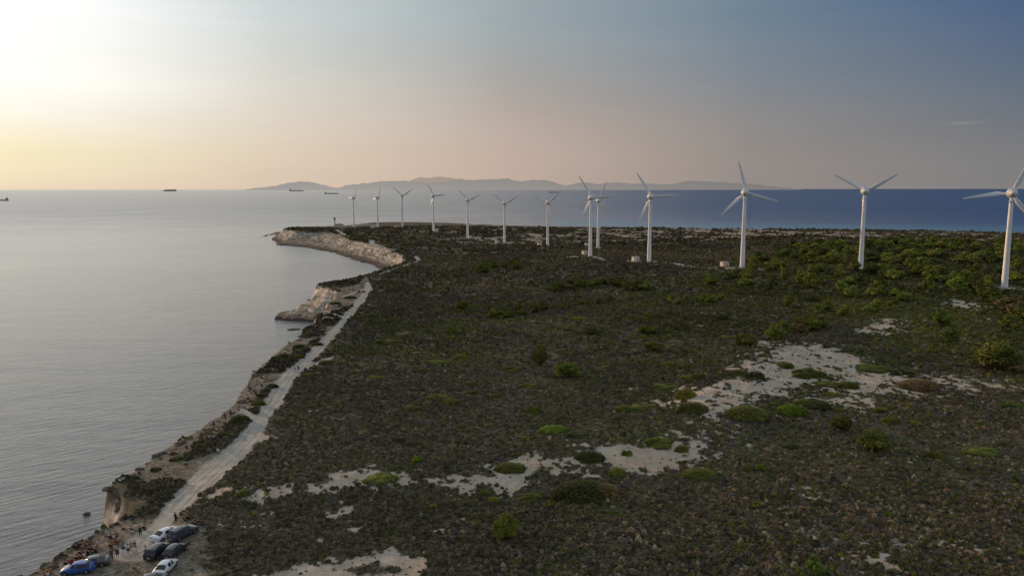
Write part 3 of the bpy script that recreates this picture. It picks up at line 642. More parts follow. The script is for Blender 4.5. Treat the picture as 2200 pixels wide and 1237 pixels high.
WOOD = [gnd(*p) for p in [(1420,606),(1490,592),(1560,598),(1640,556),(1690,530),(1850,522),(2000,519),(2230,523),(2260,640),(2160,640),(2060,632),(1950,645),(1850,636),(1740,648),(1640,636),(1560,632),(1500,612)]]
CLEAR = [(a, b, 9) for a, b, _ in TPOS]+[(*hit(px, py)[:2], rad) for px, py, rad in ((719,486,14),(727,490,16),(738,490,14),(750,487,14),(797,478,12),(727,493,18),(788,485,16),(775,486,14),(800,486,14),(745,492,16))]
CLEAR += [(*W(248,1095,54), 5.0), (*W(228,1068,55), 3.5), (*W(222,1090,57), 4)]
CLEAR += [(o.location.x, o.location.y-4, 8) for o in bpy.data.objects if o.name.startswith('transformer_shed')]
def scatter():
    px = []; 
    def ring(r0, r1, dens, smin, smax):
        a0, a1 = R(-40), R(43); area = .5*(a1-a0)*(r1*r1-r0*r0); n = int(area*dens)
        r = np.sqrt(rng.random(n)*(r1*r1-r0*r0)+r0*r0); a = a0+(a1-a0)*rng.random(n)
        x = r*np.sin(a); y = r*np.cos(a); s = smin+(smax-smin)*rng.random(n)**2.2; px.append(np.stack([x, y, s], -1))
    ring(78, 150, 4.8, .22, .62); ring(150, 230, 2.6, .26, .64); ring(230, 400, 1.05, .34, .9); ring(400, 700, .28, .55, 1.45); ring(700, 1250, .04, 1.3, 2.8)
    P = np.concatenate(px); x, y, s = P.T
    sand, road, bare, rock, green, dl, m = masks(x, y)
    keep = (dl > -.8)
    u = rng.random(len(x))
    keep &= u > np.clip(sand*.94, 0, 1); keep &= road < .25
    u2 = rng.random(len(x)); keep &= u2 > bare*.955
    for a, b, rad in CLEAR: keep &= (x-a)**2+(y-b)**2 > rad*rad
    # clumpiness
    cl = fbm(x, y, 5, 301, 3); keep &= rng.random(len(x)) < np.clip(.85+cl*.8, .45, 1)
    x, y, s = x[keep], y[keep], s[keep]; sand, bare, green, m, dl = sand[keep], bare[keep], green[keep], m[keep], dl[keep]
    s = s*np.where(sand > .5, .6, 1)*np.where(bare > .5, .7, 1)*(1+.4*np.clip(fbm(x, y, 25, 401, 3), -.6, 1))
    s = np.where(m > -1, s*1.2, s)
    z = height(x, y)-.12*s
    n = len(x); r = np.hypot(x, y)
    grey = np.array([.130,.112,.088]); dk = np.array([.072,.063,.045]); olive = np.array([.10,.105,.032]); tan = np.array([.23,.165,.10]); brown = np.array([.12,.09,.058]); pale = np.array([.25,.225,.18]); lime = np.array([.14,.155,.035])
    q1 = fbm(x, y, 40, 501, 4); q2 = fbm(x, y, 7, 511, 3); u = rng.random(n)
    c = grey[None]*(.6+.8*rng.random(n))[:, None]
    def put(mask, col): c[mask] = col[None]*(.65+.7*rng.random(mask.sum()))[:, None]
    put(u < .25, dk); put((u > .25) & (u < .33), brown)
    southeast = sstep(250, 120, r)*sstep(-.15, .5, x/np.maximum(y, 1))
    put((u > .33) & (u < .34+.10*southeast+.03+.15*np.clip(q1, 0, 1)), olive)
    put((u > .6) & (u < .6+.13*southeast*np.clip(.6+q2, 0, 1)+.015), tan)
    put((u > .8) & (u < .8+.14*southeast*np.clip(.4+q2*1.4, 0, 1)+.015), pale)
    put((u > .97), lime*.8)
    put((rng.random(n) < green*.85), olive); put((rng.random(n) < green*.28), lime)
    gp = sstep(.12, .3, fbm(x, y, 22, 531, 4, .6))*sstep(120, 320, r); put(rng.random(n) < gp*.7, olive); put(rng.random(n) < gp*.15, lime)
    wd = sdf(WOOD, x, y); put((wd > -3) & (u < .75), olive*.75)
    put((m > -1) & (u < .8), dk)
    stp = sdf(STRIP, x, y) > 0; put(stp & (m < -1) & (u < .7), np.array([.13,.10,.05]))
    put((r > 400) & (rng.random(n) < .25*np.clip(.3+q1*1.5, 0, 1)), tan*.8)
    put((sand > .5) & (rng.random(n) < .3), tan*1.2)
    c = c*(1+.55*fbm(x, y, 75, 541, 4, .6))[:, None]
    c = c*np.array([1.30,1.27,1.14])[None]*np.where(r > 700, .85, 1)[:, None]
    return x, y, z, s, c
x, y, z, s, c = scatter()
NS = len(x); print('scrub plants', NS)
pm = bpy.data.meshes.new('scrub_cover'); pm.vertices.add(NS); pm.vertices.foreach_set('co', np.stack([x, y, z], -1).astype(np.float32).ravel())
a = pm.attributes.new('scl', 'FLOAT_VECTOR', 'POINT'); a.data.foreach_set('vector', np.stack([s*(.85+.3*rng.random(NS)), s*(.85+.3*rng.random(NS)), s*(.8+.5*rng.random(NS))], -1).astype(np.float32).ravel())
a = pm.attributes.new('rot', 'FLOAT_VECTOR', 'POINT'); a.data.foreach_set('vector', np.stack([np.zeros(NS), np.zeros(NS), rng.random(NS)*6.28], -1).astype(np.float32).ravel())
a = pm.attributes.new('pick', 'INT', 'POINT'); a.data.foreach_set('value', rng.integers(0, 4, NS).astype(np.int32))
a = pm.attributes.new('tint', 'FLOAT_COLOR', 'POINT'); a.data.foreach_set('color', np.concatenate([c, np.ones((NS, 1))], 1).astype(np.float32).ravel())
scrub = bpy.data.objects.new('scrub_cover', pm); COL.objects.link(scrub)
tag(scrub, 'low grey and olive heath shrubs covering the headland', 'scrub', kind='stuff')
ng = bpy.data.node_groups.new('scrub_growth', 'GeometryNodeTree')
ng.interface.new_socket('Geometry', in_out='INPUT', socket_type='NodeSocketGeometry'); ng.interface.new_socket('Geometry', in_out='OUTPUT', socket_type='NodeSocketGeometry')
gi = ng.nodes.new('NodeGroupInput'); go = ng.nodes.new('NodeGroupOutput'); ip = ng.nodes.new('GeometryNodeInstanceOnPoints'); ci = ng.nodes.new('GeometryNodeCollectionInfo')
ci.inputs[0].default_value = scol; ci.inputs['Separate Children'].default_value = True; ci.inputs['Reset Children'].default_value = True; ip.inputs['Pick Instance'].default_value = True
def nattr(n, t):
    q = ng.nodes.new('GeometryNodeInputNamedAttribute'); q.data_type = t; q.inputs[0].default_value = n; return q.outputs[0]
mtp = ng.nodes.new('GeometryNodeMeshToPoints'); ng.links.new(gi.outputs[0], mtp.inputs[0])
ng.links.new(mtp.outputs[0], ip.inputs['Points']); ng.links.new(ci.outputs[0], ip.inputs['Instance'])
ng.links.new(nattr('pick', 'INT'), ip.inputs['Instance Index']); ng.links.new(nattr('scl', 'FLOAT_VECTOR'), ip.inputs['Scale'])
rr_ = ng.nodes.new('FunctionNodeEulerToRotation'); ng.links.new(nattr('rot', 'FLOAT_VECTOR'), rr_.inputs[0]); ng.links.new(rr_.outputs[0], ip.inputs['Rotation'])
ng.links.new(ip.outputs[0], go.inputs[0])
md_ = scrub.modifiers.new('growth', 'NODES'); md_.node_group = ng

# ------------------------------------------------------------------ trees and bushes
bark = simple('bark', (.09,.065,.045), .9, .1, .3, 4)
leaf_m = foliage_material('tree_leaves', objcol=True, sc=.9)
def lumps_tree(rg, n, spread, hz, lr):
    out = []
    for i in range(n):
        a = rg.random()*6.28; d = spread*math.sqrt(rg.random()); r = lr*(.65+.6*rg.random())
        out.append(((d*math.cos(a), d*math.sin(a), hz*(.3+.95*rg.random()*(1-.55*d/spread))), (r, r, r*.8)))
    return out
def trunk_mesh(rg, h=.55, limbs=5):
    v = []; f = []
    def limb(p0, p1, r0, r1):
        p0 = Vector(p0); p1 = Vector(p1); d = (p1-p0).normalized(); a = d.orthogonal().normalized(); b = d.cross(a); k = len(v); n = 6
        for p, r in ((p0, r0), ((p0+p1)/2+Vector((rg.random()-.5, rg.random()-.5, 0))*.06, (r0+r1)/2), (p1, r1)):
            for i in range(n): q = p+a*(r*math.cos(6.283*i/n))+b*(r*math.sin(6.283*i/n)); v.append(tuple(q))
        for s in range(2):
            for i in range(n): f.append([k+s*n+i, k+s*n+(i+1) % n, k+(s+1)*n+(i+1) % n, k+(s+1)*n+i])
    limb((0,0,-.08), (0,0,h*.5), .05, .035)
    for i in range(limbs):
        a = 6.28*i/limbs+rg.random(); limb((0,0,h*(.2+.3*rg.random())), (.34*math.cos(a), .34*math.sin(a), h*(.8+.5*rg.random())), .03, .012)
    return mesh('trunk', v, f)
TREES = []; HD = []; MOUNDS = []
for i in range(5):
    rg = np.random.default_rng(700+i); v, f = leaf_cloud(1500, .085, lumps_tree(rg, 9+i, .34, .62, .2), 800+i); TREES.append((mesh('crown', v, f), trunk_mesh(rg)))
for i in range(3):
    rg = np.random.default_rng(720+i); v, f = leaf_cloud(5200, .05, lumps_tree(rg, 16, .34, .66, .17)+[((0,0,.3),(.32,.32,.3))], 830+i); HD.append((mesh('crown', v, f), trunk_mesh(rg)))
for i in range(3):
    rg = np.random.default_rng(740+i)
    lm = [((0,0,0),(.46,.42,.9))]+[((.3*math.cos(a+i), .3*math.sin(a+i), .0),(.2+.06*rg.random(),.2,.62)) for a in (0,1.1,2.3,3.4,4.6,5.5)]
    v, f = leaf_cloud(3800, .055, lm, 850+i, up=.9); MOUNDS.append((mesh('foliage', v, f), None))
RAGGED = []
for i in range(4):
    rg = np.random.default_rng(760+i); lm = []
    for k in range(9):
        a = rg.random()*6.28; d = .36*math.sqrt(rg.random()); r = .11+.12*rg.random(); lm.append(((d*math.cos(a), d*math.sin(a), 0), (r*1.1, r, .45+.55*rg.random()*(1-d))))
    v, f = leaf_cloud(2600, .07, lm, 870+i, up=.5); RAGGED.append((mesh('foliage', v, f), None))
for lst in (TREES, HD): 
    for c_, t_ in lst: c_.materials.append(leaf_m); t_.materials.append(bark)
for c_, _ in MOUNDS+RAGGED: c_.materials.append(leaf_m)
GRN = {'green': (.105,.122,.022), 'olive': (.105,.110,.022), 'dark': (.052,.062,.016), 'bright': (.12,.185,.018), 'heath': (.05,.046,.034), 'brown': (.14,.105,.042), 'yellow': (.165,.175,.025)}
def plant(px, py, wpx, hpx, kind, col, label, group=None, cat=None, name=None, at=None):
    if at is None: x, y, z = hit(px, py)
    else: x, y, z = at
    depth = y*CP+(CAMZ-z)*SP
    w = wpx*depth/FPX; h = hpx*depth/FPX
    if kind == 'mound': h = max(.7, (h-.2*w)*1.5); h = min(h, w*.5)
    else: h = max(h*1.05, w*.5)
    lst = {'mound': MOUNDS if hpx > .33*wpx and col not in ('green', 'heath') else RAGGED, 'tree': TREES, 'fine': HD}[kind]; k = random.randrange(len(lst)); cm, tm = lst[k]
    if name is None: name = 'bush' if kind == 'mound' else 'tree'
    rz = random.random()*6.28; j = [random.uniform(.8, 1.2)*(1.5 if group and 'wood' in group else 1)]; cc = GRN[col]; cc = tuple(q*1.4*j[0]*random.uniform(.92, 1.08) for q in cc)
    if tm is None:
        o = part(name, cm); o.location = (x, y, z-.05*h); o.rotation_euler = (0, 0, random.choice((0, 3.14))+random.uniform(-.15,.15)); o.scale = (w*.95, w*.7, h); o.color = (*cc, 1)
    else:
        o = empty(name, (x, y, z-.02*h), rz); cr = part('crown', cm, o); cr.color = (*cc, 1); t = part('trunk', tm, o); o.scale = (w*.95, w*.95, h*1.08)
    tag(o, label, cat or ('bush' if kind == 'mound' else 'tree'), group); return o
MB = [(1685,786,68,20,'olive','low dark green mound bush highest on the open dune'),(1735,808,92,30,'olive','long olive mound bush in the middle of the dune below the highest one'),(1602,895,100,38,'olive','large rounded olive bush at the lower edge of the dune'),
 (1488,882,74,30,'olive','domed bush at the lower left corner of the dune'),(1473,853,50,25,'yellow','bright olive dome bush at the left edge of the dune'),(1503,813,42,18,'olive','small olive bush on the upper left rim of the dune'),
 (1585,803,44,16,'olive','flat olive bush on the dune slope left of two dark ones'),(1623,811,42,20,'dark','dark round bush on the dune slope'),(1750,872,120,34,'dark','broad very dark mound bush below the dune'),(1700,888,74,30,'bright','bright green bush in front of the broad dark mound'),
 (1790,826,84,18,'olive','flat olive bush on the right part of the dune'),(1822,832,50,20,'olive','small olive bush at the right end of the flat one on the dune'),(1973,834,98,34,'brown','brown-green flat bush on the sand right of the dune'),(1880,792,110,26,'green','long green bush on the right rim of the dune'),
 (1935,803,64,18,'dark','dark bush at the right tip of the dune'),(1190,926,72,24,'bright','bright green dome bush alone in the grey scrub'),(1266,986,70,28,'dark','dark round bush at the left end of the long sand strip'),(1346,976,32,17,'green','small green bush on the sand strip'),
 (1464,968,32,17,'olive','small round olive bush at the right end of the sand strip'),(1326,1020,42,24,'yellow','yellow-green bush below the sand strip'),(1250,1062,140,50,'dark','large dark mound below the sand strip'),(1300,1064,64,34,'brown','brownish bush on the right side of the large dark mound'),
 (1500,1024,86,30,'olive','olive bush below the right end of the sand strip'),(1408,952,92,26,'green','green bush above the sand strip'),(828,1026,104,18,'green','long green bush on the ridge above the left sand patch'),(1095,1007,72,24,'olive','olive bush on the ridge between two sand patches'),
 (522,1060,62,20,'green','green bush beside the pale track above the left sand patch'),(946,777,62,14,'green','flat green bush in the grey scrub east of the track'),(836,734,74,20,'olive','flat dark olive bush nearest the track in mid field'),
 (1140,888,50,24,'green','ragged green bush left above the bright green dome'),(1500,960,10,4,'tan' if 0 else 'olive','tiny tuft at the right end of the long sand strip'),(1752,1232,84,44,'green','dark green bush at the bottom edge, right of centre'),
 (2112,968,110,24,'green','long low green bush near the right edge in the lower scrub'),(2185,872,90,24,'green','green bush at the right edge below the sand fringe'),(1890,884,46,15,'yellow','yellow-green flat bush below the right end of the dune'),
 (515,905,44,22,'dark','dark rounded bush where the track bends beside the cliff path'),(668,806,42,14,'green','green bush on the right side of the track beside the walkers')]
for px, py, w, h, c_, lb in MB: plant(px, py, w, h, 'mound', c_, lb)
for px, py, w, h, c_ in [(905,797,32,10,'olive'),(815,810,50,10,'olive'),(940,854,58,12,'green'),(886,880,42,13,'olive'),(1095,795,62,16,'olive'),(1065,850,44,12,'olive'),(1385,874,72,14,'olive'),(1340,882,44,16,'olive'),(1970,912,52,14,'olive'),
   (1130,830,60,10,'olive'),(700,780,30,10,'olive'),(980,800,26,8,'olive'),(1230,760,40,8,'olive'),(1300,790,36,8,'olive'),(1560,725,46,8,'green'),(1480,812,60,10,'green'),(1440,830,70,10,'olive'),(760,800,30,8,'olive'),(1010,845,30,9,'dark'),
   (850,900,24,8,'dark'),(1330,900,40,10,'dark'),(1620,1010,40,10,'dark'),(1240,935,60,10,'dark'),(1140,1070,46,12,'green'),(1060,1075,24,10,'yellow'),(930,1090,20,10,'yellow'),(1040,1060,30,8,'green'),(760,1065,24,8,'dark'),(1700,960,40,10,'dark'),(1780,850,46,10,'olive'),(1830,755,60,10,'dark'),(2030,790,50,10,'dark'),(700,600,26,7,'dark'),(735,612,30,8,'dark'),(752,640,26,8,'dark'),(720,652,26,8,'dark'),(640,745,22,8,'dark'),(600,772,26,8,'dark'),(585,830,26,10,'dark'),(555,868,30,12,'olive'),(640,768,26,10,'olive'),(665,718,26,9,'olive'),(682,740,24,8,'dark'),(480,935,30,10,'dark'),(430,960,34,10,'dark'),(385,985,40,10,'dark'),(330,1010,30,8,'dark')]:
    plant(px, py, w*1.1, h*1.2, 'mound', c_, 'small low bush scattered in the grey scrub away from the open dunes', 'small low bushes scattered in the scrub')
for i in range(70):
    py = 640+360*random.random()**1.4; px = random.uniform(1000-.6*(py-640), 2190); w = random.uniform(16, 46)*(.7+.5*(py-640)/360)
    if any(sdf(P, *[np.array([q]) for q in gnd(px, py)])[0] > -3 for P in SAND): continue
    plant(px, py, w, w*random.uniform(.3, .5), 'mound', random.choice(('green','olive','green','dark','yellow')), 'small low bush scattered in the grey scrub away from the open dunes', 'small low bushes scattered in the scrub')
TB = [(1085,1158,68,76,'green','fine','single rounded green tree in the lower grey scrub near the bottom centre'),(1219,811,66,46,'green','fine','bushy green tree with a pointed top in the middle of the scrub'),(1160,786,42,54,'olive','fine','slim leaning tree left above the pointed bushy one'),
 (1876,968,86,48,'green','fine','spreading green tree in the right scrub below the dune'),(1805,924,54,42,'olive','fine','small tree above left of the spreading one in the right scrub'),(2142,797,118,74,'green','fine','large round green tree near the right edge above the sand fringe'),
 (2020,702,46,38,'green','tree','tree left of the right edge grove above the large round tree'),(2042,737,42,34,'green','tree','small tree between the large round tree and the sandy clearing'),(1400,757,56,28,'olive','tree','low ragged tree in mid scrub left of the dune'),(1385,718,50,24,'green','tree','green tree left of the tree clump above the dune'),
 (1275,717,42,18,'olive','tree','small olive tree in mid scrub below the green hedge-like row'),(992,665,42,18,'olive','tree','small round tree east of the track opposite the pale cliff'),(1180,1090,18,18,'yellow','tree','tiny yellow-green shrub right above the single rounded tree'),
 (892,992,26,18,'bright','tree','tiny bright green shrub on the ridge left of centre'),(1635,1010,26,16,'bright','tree','tiny bright shrub right of the sand strip'),(1624,1090,26,18,'yellow','tree','yellowish shrub in the lower right scrub'),(1905,1110,14,12,'bright','tree','tiny bright shrub low in the right scrub')]
for px, py, w, h, c_, k_, lb in TB: plant(px, py, w, h, k_, c_, lb, cat='tree')
# clump above the dune, hedge-like rows, the grove at the right edge
def line_trees(pts, n, w0, w1, label, group, cols=('green','olive','green','brown')):
    for i in range(n):
        t = random.random()*(len(pts)-1); k = int(t); f = t-k; px = pts[k][0]*(1-f)+pts[k+1][0]*f+random.uniform(-6,6); py = pts[k][1]*(1-f)+pts[k+1][1]*f+random.uniform(-4,4)
        w = random.uniform(w0, w1); plant(px, py, w, w*random.uniform(.55,.8), 'tree', random.choice(cols), label, group)
line_trees([(1595,745),(1640,735),(1680,722),(1730,708),(1755,705)], 16, 34, 50, 'tree of the dense green clump just above the open dune', 'trees of the clump above the dune')
line_trees([(1055,682),(1110,678),(1180,668)], 9, 24, 36, 'tree of the short green row in the middle of the scrub', 'trees of the short row in mid scrub', ('green','olive'))
line_trees([(1025,585),(1070,578),(1125,575)], 9, 22, 34, 'tree of the low row below the turbines in the dip', 'trees of the low row below the turbines', ('olive','green'))
line_trees([(1195,625),(1240,615),(1300,612),(1360,622),(1420,622)], 18, 26, 40, 'tree of the long green row in front of the middle turbines', 'trees of the long row before the middle turbines')
line_trees([(2120,650),(2170,668),(2200,690),(2150,722)], 9, 44, 62, 'tree of the grove at the right edge below the nearest turbine', 'trees of the right edge grove')
line_trees([(1680,655),(1800,680),(1900,668),(1960,640),(1700,640)], 16, 20, 36, 'scattered small tree between the wood and the dune', 'scattered trees below the wood')
line_trees([(1430,650),(1550,650),(1600,640)], 7, 18, 28, 'scattered small tree left of the wood', 'scattered trees left of the wood')
line_trees([(1200,650),(1450,690),(1420,640),(1230,655),(930,690),(1300,650)], 14, 14, 24, 'very small tree dotted over the mid scrub', 'very small trees dotted over the scrub', ('olive','brown','green'))
wx0, wx1 = min(p[0] for p in WOOD), max(p[0] for p in WOOD); wy0, wy1 = min(p[1] for p in WOOD), max(p[1] for p in WOOD)
pts = []; tries = 0
while len(pts) < 182 and tries < 60000:
    tries += 1; x = random.uniform(wx0, wx1); y = random.uniform(wy0, wy1)
    if sdf(WOOD, np.array([x]), np.array([y]))[0] < -1: continue
    if any((x-a)**2+(y-b)**2 < (5.6+y*.004)**2 for a, b in pts): continue
    if any((x-a)**2+(y-b)**2 < 5**2 for a, b, _ in TPOS): continue
    if any(abs(x-a*y/b) < 2.2 and 0 < b-y < 14 for a, b, _ in TPOS[9:]): continue
    pts.append((x, y))
for x, y in pts:
    z = gz(x, y); w = random.uniform(8, 13)*(.85+.3*(y > 480)); h = random.uniform(4.8, 9.0); sc = FPX/(y*CP+(CAMZ-z)*SP)
    plant(0, 0, w*sc, h*sc, 'tree', random.choice(('green','green','olive','dark','dark','green' if random.random() < .4 else 'olive')), 'tree of the dense wood around the right hand turbines', 'trees of the dense wood on the right', at=(x, y, z))
plant(712,484,9,4,'tree','dark','small dark tree left of the lighthouse'); plant(729,484,14,5,'tree','dark','dark tree behind the keeper house roof')

# ------------------------------------------------------------------ rocks in the water and on the shore
def rock_mesh(seed):
    bm = bmesh.new(); bmesh.ops.create_icosphere(bm, subdivisions=3, radius=1); rg = random.Random(seed)
    from mathutils import noise as mn
    for v in bm.verts:
        n = mn.fractal(v.co*1.3+Vector((seed*3.1,0,0)), 1, 2, 4); v.co *= 1+.45*n; v.co.z *= .7
    return bm_mesh(bm, 'rock')
RK = [rock_mesh(i) for i in range(3)]
for i, (px, py, w, dz, lb) in enumerate([(186,1103,1.5,.6,'dark boulder standing alone in the water off the near cliff'),(388,951,1.6,.2,'flat dark rock awash, leftmost of two in the water'),(397,947,1.5,.3,'dark rock awash, right one of two in the water'),(633,707,6.5,.1,'long flat rock awash below the pale ledge'),(601,759,3.0,.9,'dark boulder at the cliff foot above the water')]):
    x, y = W(px, py, 70-dz*.2); o = part('rock', RK[i % 3], None, M['rockm']); o.location = (x, y, dz*.3); o.scale = (w*.5, w*.4, max(.25, w*.32 if i not in (3,) else .5)); tag(o, lb, 'rock')
for i in range(26):
    px, py = random.choice([(225,1046),(262,1022),(300,1000),(340,970),(380,950),(430,922),(470,898),(520,855),(545,800),(600,760),(645,722),(130,1186),(100,1208),(175,1162)]); px += random.uniform(-8,14); py += random.uniform(0,10)
    x, y, z = hit(px, py); o = part('rock', RK[i % 3], None, M['rockm']); w = random.uniform(.5,1.3); o.location = (x, y, z); o.scale = (w, w*.8, w*.5); o.rotation_euler = (0,0,random.random()*6)
    tag(o, 'small dark rock lying along the cliff edge', 'rock', 'small rocks along the cliff edge')

# ------------------------------------------------------------------ cars
def car_parts(kind):
    Lh = {'suv': 2.3, 'sedan': 2.35, 'hatch': 2.15}[kind]; Wd = .92; H = {'suv': 1.66, 'sedan': 1.44, 'hatch': 1.50}[kind]
    zb = {'suv': 1.05, 'sedan': .92, 'hatch': .95}[kind]     # belt line
    # stations: x, top z, half width at belt, half width at roof edge, is cabin
    if kind == 'sedan': S = [(-2.35,.62,.70,.60),(-2.28,.92,.80,.66),(-2.1,.98,.86,.70),(-1.75,1.02,.89,.72),(-1.0,1.36,.92,.62),(-.8,1.41,.92,.63),(-.1,1.44,.92,.64),(.05,1.44,.92,.64),(.55,1.38,.92,.63),(1.25,1.0,.91,.74),(1.8,.90,.88,.72),(2.2,.76,.80,.62),(2.35,.52,.66,.5)]
    elif kind == 'suv': S = [(-2.3,.70,.74,.62),(-2.26,1.05,.84,.70),(-2.15,1.20,.88,.72),(-2.02,1.35,.90,.68),(-1.72,1.58,.92,.66),(-1.1,1.65,.92,.66),(-.1,1.66,.92,.66),(.05,1.66,.92,.66),(.55,1.58,.92,.65),(1.2,1.14,.91,.76),(1.75,1.04,.88,.74),(2.15,.90,.82,.66),(2.3,.6,.68,.54)]
    else: S = [(-2.15,.66,.72,.60),(-2.1,1.0,.82,.68),(-2.0,1.08,.86,.70),(-1.85,1.18,.89,.68),(-1.35,1.42,.92,.64),(-1.0,1.47,.92,.64),(-.1,1.5,.92,.65),(.05,1.5,.92,.65),(.5,1.43,.92,.64),(1.1,1.03,.91,.75),(1.65,.93,.88,.72),(2.0,.80,.80,.64),(2.15,.55,.66,.52)]
    rows = []
    for (x, zt, wb, wr) in S:
        b = min(zb, zt-.03); rows.append([(x, 0, .22), (x, wb*.82, .22), (x, wb*.98, .34), (x, wb*1.0, (b+.34)/2), (x, wb*.985, b), (x, max(wr, .1) if zt > b+.05 else wb*.93, zt-.04), (x, wr*.6, zt), (x, 0, zt+.015)])
    n = len(rows[0]); v = []; full = []
    for rw in rows:
        line = [(p[0], -p[1], p[2]) for p in rw[::-1]]+rw[1:]
        full.append(line)
    m = len(full[0]); v = [p for ln in full for p in ln]
    body = []; glass = []
    side_j = (2, m-4)         # band between belt and roof edge on each side
    ci = [i for i, s_ in enumerate(S)]
    for i in range(len(S)-1):
        x0, x1 = S[i][0], S[i+1][0]; zt0, zt1 = S[i][1], S[i+1][1]
        for j in range(m-1):
            q = [i*m+j, (i+1)*m+j, (i+1)*m+j+1, i*m+j+1]
            jj = j if j < m//2 else m-2-j       # 0: roof centre, 1: roof side, 2: side window band
            cabin_side = jj == 2 and zt0 > zb+.12 and zt1 > zb+.12 and not (abs(x1-x0) < .2)
            wind = jj in (0, 1) and abs(zt1-zt0)/abs(x1-x0) > .42 and max(zt0, zt1) > zb+.25 and (x0 > .3 or (x1 <= -.9))
            tri = jj == 2 and not cabin_side and ((zt0 > zb+.12) != (zt1 > zb+.12)) and abs(x1-x0) > .2
            (glass if (cabin_side or wind) else body).append(q)
    ends = [list(range(m)), list(range((len(S)-1)*m, len(S)*m))[::-1]]; body += ends
    return v, body, glass, S, zb
def submesh(name, v, fs, smooth=True, shift=0):
    used = sorted({i for q in fs for i in q}); mp = {a: b for b, a in enumerate(used)}
    return mesh(name, [v[i] for i in used], [[mp[i] for i in q] for q in fs], smooth)
def disc(r, w, n=20): 
    return lathe([(.01,-w/2),(r*.93,-w/2),(r,-w/2+.03),(r,w/2-.03),(r*.93,w/2),(.01,w/2)], n, 'Y')
def make_car(kind):
    v, body, glass, S, zb = car_parts(kind); root = empty('parked_car', (0,0,0))
    bo = part('body', submesh('body', v, body), root, M['paint'])
    part('window_glass', submesh('window_glass', v, glass, False), root, M['glass'])
    x0 = S[0][0]; x1 = S[-1][0]
    wv, wf = disc(.34, .24); wm = mesh('wheel', wv, wf, True); rv, rf = disc(.21, .255); rm = mesh('rim', rv, rf, False)
    av, af = lathe([(.37,-.05),(.385,0),(.37,.05),(.01,.05),(.01,-.05)], 20, 'Y'); am = mesh('wheel_arch', av, af)
    for sx in (-1.38, 1.38):
        for sy in (-1, 1):
            a_ = part('wheel_arch', am, root, M['tyre']); a_.location = (sx, sy*.865, .37); a_.scale = (1,1,1)
            w = part('wheel', wm, root, M['tyre']); w.location = (sx, sy*.81, .34); r_ = part('rim', rm, w, M['rim'])
    for sy in (-1, 1):
        zl = S[1][1]-.2
        part('tail_light', bm_mesh(box(.10, .34, .14, (x0+.06, sy*.58, zl), .02), 'tail_light'), root, M['lamp_r'])
        part('headlight', bm_mesh(box(.2, .32, .13, (x1-.12, sy*.55, S[-2][1]-.16), .03), 'headlight'), root, M['lamp_w'])
        part('door_mirror', bm_mesh(box(.14, .22, .14, (.75, sy*1.02, zb+.03), .03), 'door_mirror'), root, M['paint'])
    part('number_plate', bm_mesh(box(.03, .52, .12, (x0-.012, 0, .56)), 'number_plate'), root, M['plate'])
    part('bumper', bm_mesh(box(.14, 1.42, .2, (x0+.05, 0, .42), .04), 'bumper'), root, M['paint']); part('bumper', bm_mesh(box(.14, 1.3, .2, (x1-.05, 0, .40), .04), 'bumper'), root, M['paint'])
    return root
PROTO = {}
def car(kind, rear, front, near, colr, label):
    """rear and front wheel spots of the visible side; near = which side of the car they are on"""
    if kind in PROTO: c = copy_tree(PROTO[kind])
    else: c = make_car(kind); PROTO[kind] = c
    a = Vector(gnd(*rear)); b = Vector(gnd(*front)); d = (b-a).normalized(); nrm = Vector((-d.y, d.x))*(1 if near == 'right' else -1)
    p = (a+b)/2+nrm*.85
    sl = gz(*(p+d*1.3))-gz(*(p-d*1.3))
    c.location = (p.x, p.y, gz(p.x, p.y)+.02); c.rotation_euler = (0, -math.atan2(sl, 2.6), math.atan2(d.y, d.x))
    tag(c, label, 'car', 'cars parked on the dirt above the cliff')
    for ch in c.children:
        if ch.name.split('.')[0] in ('body', 'door_mirror', 'bumper'): ch.color = (*colr, 1)
    return c
car('sedan', (353,1160), (379,1147), 'right', (.80,.83,.86), 'white saloon parked on the dirt left of the grey estate-like off-roader')
car('suv', (388,1159), (415,1146), 'right', (.055,.065,.08), 'dark grey off-roader parked beside the white saloon at the track side')
car('suv', (343,1197), (358,1185), 'right', (.02,.025,.027), 'black off-roader with its tail to the camera, left one of two black cars')
car('hatch', (380,1196), (394,1184), 'right', (.018,.02,.018), 'black hatchback, right one of two black cars side by side')
car('sedan', (363,1230), (374,1218), 'right', (.72,.75,.76), 'pale silver saloon nearest the bottom edge, tail to the camera')
car('sedan', (335,1259), (296,1266), 'left', (.04,.05,.06), 'dark saloon cut off by the bottom edge, only its roof in view')
car('hatch', (181,1232), (143,1236), 'left', (.02,.11,.42), 'bright blue hatchback at the bottom left')
car('sedan', (214,1218), (177,1223), 'left', (.07,.08,.09), 'dark grey saloon parked behind the blue hatchback')
c7 = car('suv', (696,689.5), (714,689), 'right', (.012,.014,.016), 'black car parked far up the track beside the pale cliff')

